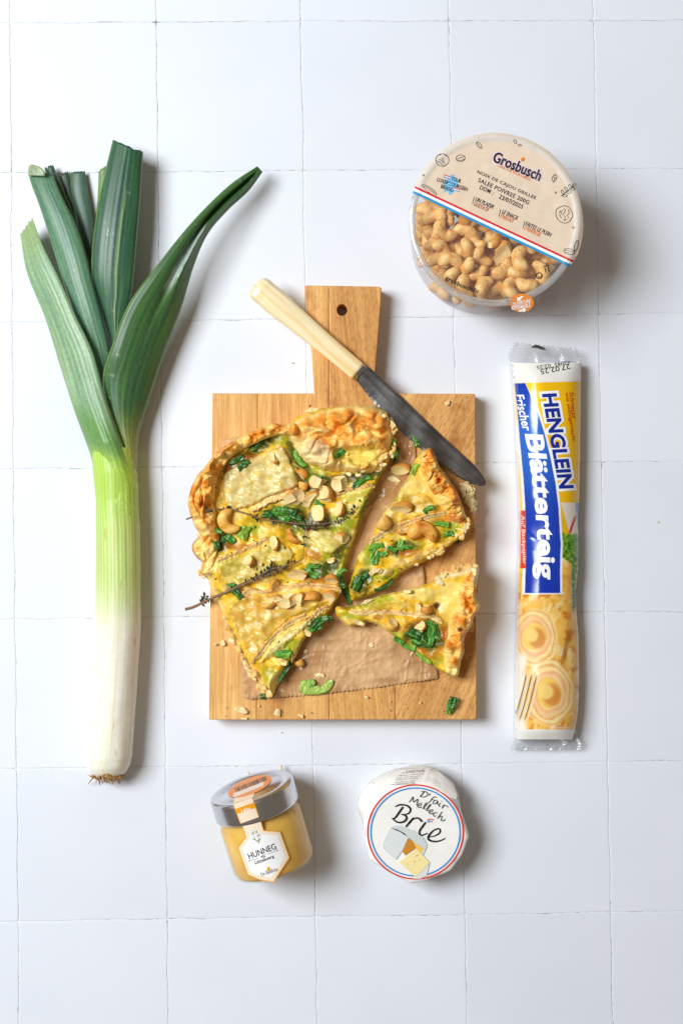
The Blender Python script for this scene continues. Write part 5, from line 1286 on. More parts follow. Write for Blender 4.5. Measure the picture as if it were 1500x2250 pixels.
V, F = lathe([(0.0505, 0.0700), (0.0500, 0.0728), (0.0515, 0.0746), (0.0535, 0.0742), (0.0542, 0.0725), (0.0538, 0.0700), (0.0522, 0.0695)], tcw[0], tcw[1])
mesh('tub_rim', V, F, M_RIM, tub)
def zfilm(x, y):
    r = np.hypot(x - TC[0], y - TC[1])
    return ZF + 0.0007 * np.exp(-((r - 181) / 7) ** 2) - 0.0006 * sstep(170, 120, r) + 0.0002 * noise(x / 30, y / 30, 77) - 0.0016 * sstep(186, 196, r)
ang = np.linspace(0, 2 * math.pi, 200, endpoint=False)
rf = 190 + 1.2 * np.abs(noise(ang * 9, 0 * ang, 78)) * 2 + 5.5 * np.exp(-((np.angle(np.exp(1j * (ang - 0.30))) / 0.35) ** 2)) - 2.5 * sstep(0.4, 0.0, np.abs(np.angle(np.exp(1j * (ang - 2.4)))) - 0.6)
FO = np.stack([TC[0] + rf * np.cos(ang), TC[1] + rf * np.sin(ang)], 1)
sa = math.radians(25.2); sdir = np.array([math.cos(sa), math.sin(sa)]); snor = np.array([math.sin(sa), -math.cos(sa)])   # snor points up the print
s0 = np.array([1080., 497.])
hgt_ = (FO - s0) @ snor
def half(off, sign):
    h = (hgt_ - off) * sign; out = []
    for k in range(200):
        a, b_ = FO[k], FO[(k + 1) % 200]; ha, hb = h[k], h[(k + 1) % 200]
        if ha >= 0: out.append(a)
        if (ha >= 0) != (hb >= 0): out.append(a + (b_ - a) * ha / (ha - hb))
    return np.array(out)
def film_field(name, poly, step, mat, colf, off=0.0):
    x, y, Q, B, d = grid_poly(poly, step); V = W(x, y, zfilm(x, y) + off)
    return mesh(name, V, Q, mat, tub, colf(x, y) if colf else None)
M_PRINTFILM = vmat('printed_film', 0.32, 0.4, 140, 0.15, 0.0006, var=0.03, vscale=200)
nt = M_PRINTFILM.node_tree; b = nt.nodes['Principled BSDF']; tl = N_(nt, 'ShaderNodeBsdfTranslucent'); ms_ = N_(nt, 'ShaderNodeMixShader'); ms_.inputs[0].default_value = .12
nt.links.new(nt.nodes['Attribute'].outputs['Color'], tl.inputs[0]); nt.links.new(b.outputs[0], ms_.inputs[1]); nt.links.new(tl.outputs[0], ms_.inputs[2]); nt.links.new(ms_.outputs[0], nt.nodes['Material Output'].inputs[0])
def beige(x, y):
    r = np.hypot(x - TC[0], y - TC[1]); c = np.tile(lin(238, 216, 192), (len(x), 1))
    return mixc(c, lin(226, 220, 210), 0.75 * sstep(9, 6, np.abs(r - 180)))
film_field('clear_lid_film', half(-8, -1), 4, M_FILM, None)
film_field('printed_lid_film', half(8, 1), 2.5, M_PRINTFILM, beige)
def band(o0, o1, c, nm):
    L0 = half(o0, 1); pts = []
    P = [FO[k] + 0 for k in range(200)]
    def ends(o):
        h = hgt_ - o; e = []
        for k in range(200):
            if (h[k] >= 0) != (h[(k + 1) % 200] >= 0): e.append(FO[k] + (FO[(k + 1) % 200] - FO[k]) * h[k] / (h[k] - h[(k + 1) % 200]))
        return sorted(e, key=lambda p: p[0])
    a, b_ = ends(o0), ends(o1)
    x = [a[0], a[1], b_[1], b_[0]]; n = 60; t = np.linspace(0, 1, n)[:, None]
    A = x[0] * (1 - t) + x[1] * t; Bv = x[3] * (1 - t) + x[2] * t
    V = np.vstack([A, Bv]); lay(nm, V, [(i, i + 1, n + i + 1, n + i) for i in range(n - 1)], lambda u, v: W(u, v, zfilm(u, v) + 0.00005), ink(*c), tub)
band(3.5, 8, (214, 32, 40), 'red_stripe'); band(-2.5, 3.5, (248, 246, 244), 'white_stripe'); band(-8, -2.5, (36, 150, 206), 'blue_stripe')
fp = lambda x, y: W(x, y, zfilm(x, y) + 0.00025)
BK = ink(34, 32, 34); OR = ink(226, 128, 44); BR = ink(176, 96, 40); WHT = ink(248, 248, 246)
def ft(s, c, ang, w, h, mat, **k): return put_text(s, c, ang, w, h, fp, mat, tub, **k)
ft('Grosbusch', (1136, 365), 23, 113, 25, ink(238, 214, 238), bold=0.03, grow=0.03)
put_text('Grosbusch', (1136, 365), 23, 113, 25, lambda x, y: W(x, y, zfilm(x, y) + 0.0004), BK, tub, bold=0.028)
put_poly('leaf_mark', [(1143, 349), (1148, 345), (1153, 348), (1150, 354), (1145, 355)], fp, OR, tub)
ft('FRUITS & VEGETABLES', (1130, 379), 24, 78, 6.5, OR, bold=0.01)
ft('NOIX DE CAJOU GRILLEE', (1112, 407), 24.5, 141, 9.5, BK, bold=0.012, space=1.1)
ft('SALEE POIVREE 200G', (1106, 420), 24.5, 122, 9.5, BK, bold=0.012, space=1.1)
ft('DDM :', (1068.5, 417.5), 24.5, 32, 9.5, BK, bold=0.012, space=1.1)
ft('23/07/2025', (1122, 443), 24.5, 57, 10, BK, bold=0.012)
for c, s, w, q in [((1064, 446), 'UN PLAISIR', 44, BK), ((1057, 454.5), 'GUSTATIF', 36, BR), ((1120, 472), 'LE SNACK', 38, BK), ((1113.5, 480), 'PARFAIT', 32, OR), ((1182, 503.5), 'FAITES LE PLEIN', 62, BK), ((1169, 508), "D'ENERGIE", 40, OR)]:
    ft(s, c, 25, w, 9.5, q, bold=0.012, shear=0.15)
for x, y in [(1039, 440), (1097, 468), (1150, 493)]: put_strokes('divider_line', [([(x + 2, y - 8), (x - 2, y + 8)], 1.1)], fp, BK, tub)
put_poly('map_mark', [(989, 385), (996, 383), (1000, 392), (1006, 398), (1004, 408), (1000, 415), (993, 426), (986, 428), (983, 420), (974, 422), (977, 412), (972, 402), (980, 396)], lambda x, y: W(x, y, zfilm(x, y) + 0.00012), ink(120, 186, 226), tub)
for s, c, w in [('YOUR', (1001.5, 395), 22), ('LUXEMBOURGISH', (993, 405), 70), ('BRAND', (982, 413.5), 29)]: ft(s, c, 19, w, 9, BK, bold=0.015)
for x, y in [(981, 388.5), (1002, 417)]:
    put_strokes('red_dash', [([(x - 7, y - 4.5), (x + 7, y)], 2)], fp, ink(214, 32, 40), tub); put_strokes('white_dash', [([(x - 7.5, y - 2.5), (x + 6.5, y + 2)], 2)], fp, WHT, tub); put_strokes('blue_dash', [([(x - 8, y - 0.5), (x + 6, y + 4)], 2)], fp, ink(36, 150, 206), tub)
def ell(cx, cy, rx, ry, a, w=1.1, n=24):
    t = np.linspace(0, 2 * math.pi, n, endpoint=False); a = math.radians(a)
    return (np.stack([cx + rx * np.cos(t) * math.cos(a) - ry * np.sin(t) * math.sin(a), cy + rx * np.cos(t) * math.sin(a) + ry * np.sin(t) * math.cos(a)], 1), w, 40, True)
D = []
D += [ell(971, 351.5, 14.5, 13.5, 0), ([(957, 352), (966, 357), (975, 366)], 1), ([(964, 341), (972, 338), (982, 344)], .8), ([(970, 346), (974, 354), (979, 362)], .8), ([(962, 349), (970, 353), (974, 360)], .8)]
D += [ell(1011, 347.5, 10, 7, -5), ([(1002, 350), (1012, 346), (1020, 344)], .9), ([(1004, 352), (1013, 352), (1020, 349)], .8)]
D += [ell(1052, 319, 8, 4, 50), ([(1046, 312), (1052, 320), (1057, 327)], .8), ell(1131, 311, 4.5, 2.8, 65), ell(1141, 319, 3.5, 2, 5)]
D += [ell(1217, 391, 8, 4.6, -70), ([(1219, 383), (1217, 392), (1215, 402)], .8), ([(1213, 388), (1217, 392), (1221, 390)], .7)]
D += [([(1231, 431), (1245, 420), (1259, 409)], 1)] + [ell(x, y, 5, 2.6, a) for x, y, a in [(1235, 422, 60), (1240, 430, -10), (1243, 415, 60), (1249, 422, -5), (1251, 410, 70), (1257, 415, 0), (1260, 407, -40)]]
D += [([(1220 + 38 * 0, 470), (1222, 460), (1229, 455), (1238, 452), (1248, 455), (1254, 463), (1257, 473), (1252, 484), (1243, 490), (1232, 488), (1224, 481)], 1.2, 50, True)]
D += [([(1228, 462), (1233, 468), (1228, 474), (1234, 480)], .9), ([(1238, 456), (1241, 464), (1236, 470), (1241, 478), (1237, 486)], .9), ([(1247, 460), (1249, 468), (1245, 474), (1250, 480)], .9), ([(1226, 468), (1232, 464), (1237, 461)], .8), ([(1246, 482), (1240, 484)], .8)]
D += [ell(1249.5, 552.5, 12, 6, 12), ([(1240, 550), (1250, 551), (1260, 555)], .8), ([(1241, 554), (1250, 555)], .8), ell(1265, 540, 12, 4, -75)]
D += [([(926, 407), (932, 406), (946, 413), (957, 423), (958, 429)], 1.1), ([(927, 408), (936, 418), (944, 424)], 1), ([(930, 409), (942, 416), (954, 427)], .8), ([(933, 408), (946, 416), (957, 427)], .8)]
D += [ell(930, 385, 1.8, 1.8, 0), ell(1220, 423, 1.6, 1.6, 0), ell(1259, 500, 2.6, 1.8, 0)]
for q in D: put_strokes('nut_drawing', [q], fp, BK, tub)
ft('grosbusch.lu', (1013, 628), 23, 78, 13, BK, bold=0.03, bend=lambda u: 3.0 * u * u)
put_strokes('recycling_mark', [ell(1184, 606, 6.5, 6.5, 0, 2.2), ([(1181, 606), (1185, 610), (1190, 604)], 2.2)], fp, BK, tub)
put_strokes('bin_mark', [([(1196, 588), (1199, 599)], 2.4), ([(1203, 586), (1205, 597)], 2.4), ([(1193, 586), (1207, 582)], 2), ([(1199, 583), (1202, 577)], 2)], fp, BK, tub)
# opening tab
zt_ = 0.0756
t_ = [(1145.7 + 26.5 * math.cos(a), 665.4 + 20.5 * math.sin(a)) for a in np.linspace(0, 2 * math.pi, 44, endpoint=False)]
tabz = lambda x, y: W(x, y, zt_ - 0.0006 * sstep(655, 690, y) * 4)
put_poly('pull_tab', t_, tabz, ink(228, 136, 48, 0.5), tub, L=8)
tz = lambda x, y: W(x, y, zt_ - 0.0006 * sstep(655, 690, y) * 4 + 0.0002)
put_text('OUVERTURE', (1145, 665), -12, 40, 8, tz, WHT, tub, bold=0.015); put_text('REFERMABLE', (1144, 674), -10, 42, 8, tz, WHT, tub, bold=0.015)
put_poly('arrow_mark', [(1136, 661), (1135, 653), (1138, 655), (1144, 651), (1150, 651), (1144, 656), (1141, 658), (1145, 660)], tz, WHT, tub); put_poly('arrow_mark', [(1154, 682), (1153, 676), (1146, 678), (1148, 680), (1140, 681), (1138, 685), (1148, 684), (1151, 686)], tz, WHT, tub)
put_poly('clear_flap', [(1150, 650), (1186, 636), (1188, 650), (1178, 676), (1160, 688), (1168, 672), (1172, 660)], lambda x, y: W(x, y, zt_ - 0.0030 - 0.02 * sstep(640, 700, y) * .2), M_FILM, tub, L=10)

nutm = [cashew_mesh(20 + k, M_TUBNUT, 0.0050 + 0.0003 * (k % 3), 0.0043, 170 + 12 * k) for k in range(5)]
halves = [NUTM[('mix', 1)], NUTM[('mix', 3)]]
rs = random.Random(5); LB = ['peppered cashew in the top layer just under the clear film of the tub', 'peppered cashew deeper in the tub, showing between the top nuts', 'peppered cashew low in the tub, seen through its clear side wall']; cnt = 0
def kx(z): return (H - z) / FP
for li, z in enumerate([0.0075, 0.0160, 0.0245, 0.0330, 0.0420, 0.0510, 0.0605]):
    pts = []; Rm = 0.0418 + 0.0016 * z / 0.06
    for _ in range(9000):
        r = Rm * math.sqrt(rs.random()); a = rs.uniform(0, 2 * math.pi); x, y = r * math.cos(a), r * math.sin(a)
        if li < 4 and not (r > Rm * 0.74 and -3.3 < a - 2 * math.pi * (a > math.pi) < -0.6): continue       # hidden below the upper layers: only what the wall shows
        px_, py_ = 750 + (x + tcw[0]) / kx(z), 1125 - (y + tcw[1]) / kx(z)
        if li >= 4 and (np.array([px_, py_]) - s0) @ snor > 62: continue                                   # nothing of it shows under the printed half
        if all((x - q[0]) ** 2 + (y - q[1]) ** 2 > (0.0092 if li >= 5 else 0.0100) ** 2 for q in pts): pts.append((x, y))
    for x, y in pts:
        me = nutm[rs.randrange(5)] if rs.random() < .84 else halves[rs.randrange(2)]; nm = 'cashew'
        o = bpy.data.objects.new(nm, me); COL.objects.link(o); cnt += 1
        o.location = (tcw[0] + x, tcw[1] + y, z + rs.uniform(-.002, .002)); s_ = rs.uniform(0.90, 1.06); o.scale = (s_, s_, s_) if me in nutm else (s_ * .017, s_ * .013, s_ * .010)
        o.rotation_euler = (rs.gauss(0, .55), rs.gauss(0, .55), rs.uniform(0, 6.28)); tag(o, LB[0 if li == 6 else 1 if li >= 4 else 2], 'cashew', 'cashews inside the clear tub')

# ------------------------------------------------------------------ wrapped pastry roll
roll = thing('pastry_roll', 'long packet of puff pastry in a yellow and blue plastic wrapper with clear crimped ends', 'pastry packet')
RL = np.array([(1124, 797), (1128, 835), (1133, 900), (1137.5, 1000), (1141, 1100), (1143, 1150), (1141, 1180), (1142, 1210), (1139, 1260), (1138, 1310), (1137, 1400), (1135, 1460), (1134.5, 1530), (1133, 1605), (1135, 1625)], float)
RR = np.array([(1276, 797), (1275.5, 835), (1275.5, 900), (1274.5, 1000), (1272.5, 1090), (1270, 1150), (1271, 1180), (1271, 1250), (1266, 1300), (1267, 1350), (1271, 1400), (1272, 1500), (1270, 1560), (1263, 1603), (1257, 1625)], float)
def redge(y): return np.interp(y, RL[:, 1], RL[:, 0]), np.interp(y, RR[:, 1], RR[:, 0])
def zroll(x, y):
    a, b_ = redge(y); c = (a + b_) / 2; w = (b_ - a) / 2; t = np.clip(np.abs((x - c) / w), 0, 1)
    end = sstep(785, 835, y) * sstep(1640, 1600, y)
    z = 0.0110 + (0.0150 + 0.0012 * noise(x / 60, y / 90, 301)) * (1 - t ** 2.0) ** (1 / 2.0) * (0.55 + 0.45 * end)
    return z + 0.0003 * fbm(x / 50, y / 90, 302, 2) - 0.0006 * np.exp(-((y - 1165 - 0.5 * (x - 1140)) / 5) ** 2) * sstep(1180, 1150, x)
BLR = np.array([(1150, 835), (1164, 866), (1181, 907), (1196, 954), (1209, 1007), (1219.5, 1060), (1226, 1114), (1229, 1167), (1231, 1193), (1229.5, 1253), (1230, 1304)], float)
BLL = np.array([(1128, 838), (1135, 892), (1140.5, 960), (1149, 1050), (1153, 1114), (1154.5, 1224), (1152, 1304)], float)
def roll_col(x, y, d, z):
    top = 842 - (x - 1128) * 0.03; n1 = fbm(x / 20, y / 20, 311, 4); n2 = fbm(x / 7, y / 7, 312, 3)
    c = np.tile(lin(246, 190, 8), (len(x), 1)); c = mixc(c, lin(255, 214, 0), sstep(1200, 1180, x + 0.1 * (900 - y)))
    # pastry picture
    n3 = fbm((x + .3 * y) / 16, (y - .3 * x) / 40, 318, 4); p = np.tile(lin(246, 190, 84), (len(x), 1)); p = mixc(p, lin(216, 130, 28), 0.9 * sstep(0.0, 0.4, n1 + 0.4 * n3)); p = mixc(p, lin(255, 240, 190), 0.95 * sstep(0.08, 0.4, -n3 + 0.4 * n2)); p = mixc(p, lin(236, 196, 60), 0.6 * sstep(.2, .5, n2 - n3))
    p = mixc(p, lin(232, 178, 116), 0.7 * sstep(1240, 1256, x + 8 * noise(y / 20, 0 * y, 3)) * sstep(1480, 1200, y))
    for cx, cy, r in ((1174, 1400, 36), (1206, 1524, 40)):
        rr = np.hypot((x - cx) * 1.0, (y - cy) * 0.78) + 4 * noise(x / 30, y / 30, 313)
        an = np.arctan2((y - cy) * .78, x - cx) / (2 * math.pi); sp = 0.5 + 0.5 * np.sin(2 * math.pi * (rr / 10.5 + an)); ins = sstep(r * 1.5, r * 1.3, rr)
        p = p * (1 - ins * .85)[:, None] + mixc(np.tile(lin(252, 226, 160), (len(x), 1)), lin(226, 138, 52), sstep(.35, .9, sp) * (.55 + .4 * n1)) * (ins * .85)[:, None]
        p = mixc(p, lin(244, 184, 140), .6 * sstep(r * 1.02, r * .95, rr) * sstep(r * .7, r * .8, rr)); p = mixc(p, lin(248, 206, 104), sstep(r * .72, r * .62, rr)); p = mixc(p, lin(206, 112, 44), .75 * sstep(r * .66, r * .35, np.hypot(x - cx - 6, (y - cy - 3) * .8))); p = mixc(p, lin(252, 216, 128), .9 * sstep(r * .5, r * .3, np.hypot(x - cx + 7, y - cy + 4)))
    p = mixc(p, lin(248, 238, 222), sstep(1162, 1146, x + 6 * noise(y / 30, x / 30, 315)) * sstep(1425, 1450, y))
    p = mixc(p, lin(160, 92, 34), 0.7 * sstep(7, 3, np.abs(x - 1252 + 0.22 * (y - 1380))) * sstep(1370, 1400, y) * sstep(1480, 1440, y))
    for k, x0 in enumerate((1160, 1170, 1180)):
        xx = x0 - 20 * ((y - 1478) / 100) - 6 * ((y - 1478) / 100) ** 2 + k * 1.5; m = sstep(1478, 1490, y) * sstep(1588, 1574, y)
        p = mixc(p, lin(236, 180, 60), .8 * sstep(4.4, 3.4, np.abs(x - xx)) * m); p = mixc(p, lin(84, 78, 70), sstep(1.6, .8, np.abs(x - xx + 4)) * m); p = mixc(p, lin(226, 224, 214), sstep(1.6, .8, np.abs(x - xx - 1.5)) * m)
    m = sstep(1302, 1305, y) + (sstep(1216, 1221, y + 6 * noise(x / 14, 0 * x, 4)) * sstep(1228, 1231, x))
    m = np.maximum(m, sstep(1252, 1262, y) * sstep(1152, 1146, x)); c = mixc(c, p, np.clip(m, 0, 1))
    # picture beside the brand: radish and lettuce
    r1 = sstep(1103, 1106, y) * sstep(1216, 1212, y) * (x > 1229)
    c = mixc(c, lin(238, 226, 214), r1); c = mixc(c, lin(246, 194, 20), r1 * sstep(0, 2, (1232 + (y - 1104) * .28) - x))
    c = mixc(c, lin(120, 140, 176), r1 * sstep(1262, 1266, x - (y - 1110) * .08) * sstep(1170, 1160, y)); c = mixc(c, lin(216, 60, 54), r1 * sstep(4, 2, np.abs(x - 1258 + .35 * (y - 1150))) * sstep(1128, 1140, y) * sstep(1176, 1168, y))
    g = sstep(1168, 1176, y + 6 * n2) * sstep(1229, 1231, x) * sstep(0, 4, x - 1229 - np.clip((y - 1222) * 1.4, 0, 25)) * sstep(1352, 1330, y)
    gc = mixc(np.tile(lin(104, 158, 38), (len(x), 1)), lin(40, 92, 22), sstep(-.1, .35, n2 + .4 * n1 + .004 * (y - 1230))); gc = mixc(gc, lin(170, 204, 84), .7 * sstep(.1, .4, -n2)); c = c * (1 - g)[:, None] + gc * g[:, None]
    # white rules and blue banner
    rb = np.interp(y, BLR[:, 1], BLR[:, 0]); lb = np.interp(y, BLL[:, 1], BLL[:, 0]); iny = sstep(1307, 1304.5, y) * (y > top)
    c = mixc(c, lin(248, 248, 248), iny * sstep(rb + 1 + 4 * sstep(845, 900, y), rb + 4 * sstep(845, 900, y), x) * sstep(lb - 7, lb - 6, x) * np.maximum(sstep(905, 945, y), x > lb))
    bl = iny * sstep(rb + .5, rb - .5, x) * sstep(lb - .5, lb + .5, x) * sstep(1304, 1303, y)
    bc = mixc(np.tile(lin(22, 62, 176), (len(x), 1)), lin(44, 108, 206), sstep(840, 960, y) * sstep(1150, 980, y) * sstep(1240, 1190, x)); bc = mixc(bc, lin(14, 50, 168), sstep(1200, 1300, y))
    c = c * (1 - bl)[:, None] + bc * bl[:, None]
    red = sstep(1121, 1122.5, y) * sstep(1250, 1248.5, y) * sstep(lb + .5, lb - .5, x) * sstep(1141.5, 1142.5, x + .6 * (y > 1180)); c = mixc(c, lin(226, 74, 20), red)
    w = np.maximum(sstep(top + .5, top - .5, y), sstep(1602, 1603.5, y)); c = mixc(c, lin(240, 238, 230), w)
    return c
RP = np.vstack([spl(RL, 120), spl(RR[::-1], 120)])
M_WRAP = vmat('printed_plastic_wrap', 0.18, 0.5, 60, 0.08, 0.0006, coat=0.3)
TOPS_keep = list(TOPS)
field('printed_wrapper', RP, 1.15, lambda x, y, d: zroll(x, y), roll_col, 0.0008, M_WRAP, roll, lin(244, 236, 220), top=False)
rp_ = lambda x, y: W(x, y, zroll(x, y) + 0.00012); rp2 = lambda x, y: W(x, y, zroll(x, y) + 0.00028)
NAVY = ink(22, 44, 150, .3); WG = ink(250, 250, 250, .3); RD = ink(206, 44, 22, .3)
put_text('HENGLEIN', (1224.5, 969), 79.6, 216, 33, rp_, WG, roll, bold=0.035, grow=0.085, shear=0.12, L=8)
put_text('HENGLEIN', (1224.5, 969), 79.6, 216, 33, rp2, NAVY, roll, bold=0.035, shear=0.12, L=8)
put_text('Bl\u00e4tterteig', (1184, 1113), 84.8, 324, 52, rp_, WG, roll, bold=0.03, shear=0.10, L=8, bend=lambda u: 8 * (1 - u * u) - 4)
put_text('Frischer', (1148.5, 906), 77, 84, 20, rp_, WG, roll, bold=0.022, shear=0.25, L=7)
put_text('Schmeckt', (1257.5, 890), 84, 60, 10, rp_, RD, roll, bold=0.012, shear=0.35, L=7); put_text('wie selbstgemacht', (1251.5, 917), 81.5, 108, 10, rp_, RD, roll, bold=0.012, shear=0.35, L=7)
put_text('Auf Backpapier', (1149, 1186), 88, 110, 10, rp_, ink(248, 230, 220, .3), roll, bold=0.012, shear=0.15, L=7)
put_text('Serviervorschlag', (1231, 1599), 0, 46, 5, rp_, WG, roll, L=7)
DKG = ink(70, 66, 62); put_text('27.02.25', (1219, 811), 169, 66, 12, rp_, DKG, roll, bold=0.012, L=7); put_text('e2045  02:25', (1215, 802), 171, 74, 8, rp_, DKG, roll, bold=0.01, L=7)
M_CRIMP = clear_mat('crimped_clear_film', (0.93, 0.935, 0.94), 0.08, 0.14, 1.3, 0.13, (0.86, 0.87, 0.89), 90, 0.5, 0.002)
def flap(L, R, zs, n, seed, nm):
    A = spl([(*p, 0) for p in L], n)[:, :2]; B = spl([(*p, 0) for p in R], n)[:, :2]; m = 40; t = np.linspace(0, 1, m)[None, :, None]
    P = A[:, None] * (1 - t) + B[:, None] * t; v = np.linspace(0, 1, n)[:, None]; tt = t[..., 0]
    z = lerp_list(v[:, 0], zs)[:, None] + 0.0016 * noise(tt * 6 + seed, v * 2.2, seed) + 0.0007 * np.sin(v * 60) * sstep(.35, .5, v) + 0.0008 * noise(tt * 16, v * 3, seed + 1) * v
    z = z - 0.004 * (2 * tt - 1) ** 2 * sstep(.7, .0, v)
    G = W(P[..., 0], P[..., 1] + 2.2 * np.where(v > .97, np.sin(tt * 90), 0), np.maximum(z, .0006)); V, F = sheet_mesh(G, 0.00008); return mesh(nm, V, F, M_CRIMP, roll)
flap([(1125, 832), (1122, 800), (1116, 783), (1121, 766), (1128, 753)], [(1276, 840), (1277, 805), (1276, 795), (1271, 780), (1267, 766)], [.0185, .016, .013, .0125, .012], 30, 3, 'crimped_end')
flap([(1132, 1600), (1134, 1618), (1128, 1630), (1124, 1640), (1122, 1649)], [(1264, 1600), (1266, 1615), (1274, 1625), (1279, 1636), (1276, 1648)], [.0175, .012, .008, .007, .006], 30, 4, 'crimped_end')
put_poly('eye_mark', [(1166, 762), (1176, 757), (1184, 759), (1189, 761), (1196, 764), (1198, 769), (1188, 768), (1178, 765), (1168, 764)], lambda x, y: W(x, y, .0152), ink(70, 68, 66), roll)

# ------------------------------------------------------------------ honey jar lying on its side
jar = thing('honey_jar', 'small glass jar of creamy honey with silver lid lying on its side, hexagonal paper label', 'honey jar')
Bc = W(604.5, 1901, 0.0281); Tc = W(551.5, 1729.5, 0.0368); av = Tc - Bc; LJ = np.linalg.norm(av); av /= LJ
e1 = np.cross(av, [0, 0, 1.0]); e1 /= np.linalg.norm(e1); e2 = np.cross(e1, av); FR = (Bc, e1, e2, av)
RJ = 0.0277; RLID = 0.0281; LS = 0.0148
M_GLASS = clear_mat('jar_glass', (0.97, 0.975, 0.96), 0.055, 0.06, 1.5, 0.01)
M_HONEY, nt, b = new_mat('creamy_honey')
tc = N_(nt, 'ShaderNodeTexCoord'); nz = N_(nt, 'ShaderNodeTexNoise'); nz.inputs['Scale'].default_value = 40; nz.inputs['Detail'].default_value = 4; nt.links.new(tc.outputs['Object'], nz.inputs['Vector'])
cr = N_(nt, 'ShaderNodeValToRGB'); e = cr.color_ramp.elements; e[0].position = .3; e[0].color = (*lin(238, 176, 62), 1); e[1].position = .7; e[1].color = (*lin(250, 204, 100), 1)
nt.links.new(nz.outputs['Fac'], cr.inputs[0]); nt.links.new(cr.outputs[0], b.inputs['Base Color']); b.inputs['Roughness'].default_value = .4; b.inputs['Subsurface Weight'].default_value = .5; b.inputs['Subsurface Scale'].default_value = .012; b.inputs['Subsurface Radius'].default_value = (1, .6, .2)
s1 = LJ - LS
V, F = lathe([(0.0001, 0.001), (RJ - .006, 0.0008), (RJ - .003, 0.0), (RJ - .0008, .0012), (RJ, .004), (RJ, s1 - .0075), (RJ - .0006, s1 - .005), (RJ - .0022, s1 - .0028), (RJ - .0026, s1 + .002)], 0, 0, 96, FR)
mesh('glass', V, F, M_GLASS, jar)
V, F = lathe([(0.0001, .0016), (RJ - .005, .0014), (RJ - .0022, .0016), (RJ - .0009, .0042), (RJ - .0007, s1 - .0075), (RJ - .0032, s1 - .0035), (RJ - .0042, s1 + .002), (0.0001, s1 + .002)], 0, 0, 96, FR)
mesh('honey', V, F, M_HONEY, jar)
M_LID = pmat('silver_lid', (0.66, 0.66, 0.68), 0.25, 0.5, 1.0, 700, 0.05, 0.0002, var=0.04, vscale=120)
V, F = lathe([(RLID - .0004, s1), (RLID + .0002, s1 + .0006), (RLID, s1 + .0016), (RLID, LJ - .0022), (RLID - .0006, LJ - .0007), (RLID - .0020, LJ), (RLID - .0052, LJ - .0001), (RLID - .0060, LJ - .0008), (RLID - .0072, LJ - .0009), (RLID - .0080, LJ - .0002), (0.0001, LJ - .0002)], 0, 0, 128, FR)
mesh('lid', V, F, M_LID, jar)
def ray_cyl(rad):
    def f(x, y):
        o = np.array([0, 0, H]); d = W(x, y, 0.0) - o; oc = o - Bc
        da = d @ av; oa = oc @ av; D_ = d - da[:, None] * av; O_ = oc - oa * av
        A_ = (D_ * D_).sum(1); B_ = (D_ * O_).sum(1); C_ = O_ @ O_ - rad ** 2; disc = np.maximum(B_ * B_ - A_ * C_, 0)
        return o + d * ((-B_ - np.sqrt(disc)) / A_)[:, None]
    return f
def ray_top(off):
    def f(x, y):
        o = np.array([0, 0, H]); d = W(x, y, 0.0) - o; p0 = Bc + av * (LJ + off); return o + d * (((p0 - o) @ av) / (d @ av))[:, None]
    return f
jb, jb2, jl, jt, jt2 = ray_cyl(RJ + .0002), ray_cyl(RJ + .0004), ray_cyl(RLID + .0002), ray_top(.0001), ray_top(.0003)
M_LABEL = vmat('paper_label', 0.5, 0.35, 800, 0.05, 0.0002)
HEX = [(529.6, 1809), (570.5, 1795), (580, 1824), (616, 1826), (637, 1885), (600.5, 1940), (570.7, 1934), (543.6, 1923), (521.5, 1862.5), (539, 1840)]
def label_col(x, y):
    d = inside_d(x, y, HEX); c = np.tile(lin(252, 251, 250), (len(x), 1))
    comb = 0.5 + 0.5 * np.sin((x * .95 + y * .3) * 1.1) ; c2 = mixc(np.tile(lin(250, 224, 192), (len(x), 1)), lin(252, 238, 220), comb)
    bd = np.maximum(sstep(10.5, 9.5, d), sstep(1838, 1828, y + .4 * (x - 555)))
    c = c * (1 - bd)[:, None] + c2 * bd[:, None]
    return mixc(c, lin(240, 160, 20), sstep(2.6, 1.8, d) * (y > 1800 + 0.34 * (545 - x)))
def label_patch(nm, poly, pos, colf, step=0.8):
    x, y, Q, B, d = grid_poly(poly, step); return mesh(nm, pos(x, y), Q, M_LABEL, jar, colf(x, y))
label_patch('paper_label', HEX, jb, label_col)
STR = [(511.5, 1767), (555, 1752.5), (569.5, 1795), (528, 1810)]
def strip_col(x, y):
    d = inside_d(x, y, STR); comb = 0.5 + 0.5 * np.sin((x * .95 + y * .3) * 1.1); c = mixc(np.tile(lin(250, 218, 184), (len(x), 1)), lin(252, 234, 214), comb)
    b_ = (y - 1776) + .34 * (x - 537); c = mixc(c, lin(240, 160, 20), sstep(6.8, 6, np.abs(b_ - 1)))
    return mixc(c, lin(240, 160, 20), sstep(2.4, 1.6, np.minimum(np.abs((x - 511.5) - (y - 1767) * .38), np.abs((x - 555) - (y - 1752.5) * .34))))
label_patch('label_strip', STR, jl, strip_col)
TOPSTR = [(512, 1766), (518, 1749), (552, 1736), (560, 1738), (556, 1752)]
label_patch('label_strip', TOPSTR, jt, lambda x, y: np.tile(lin(251, 226, 198), (len(x), 1)))
a_ = math.radians(-21.5); st_ = [(549 + 51 * math.cos(t) * math.cos(a_) - 17.5 * math.sin(t) * math.sin(a_), 1727.5 + 51 * math.cos(t) * math.sin(a_) + 17.5 * math.sin(t) * math.cos(a_)) for t in np.linspace(0, 2 * math.pi, 60, endpoint=False)]
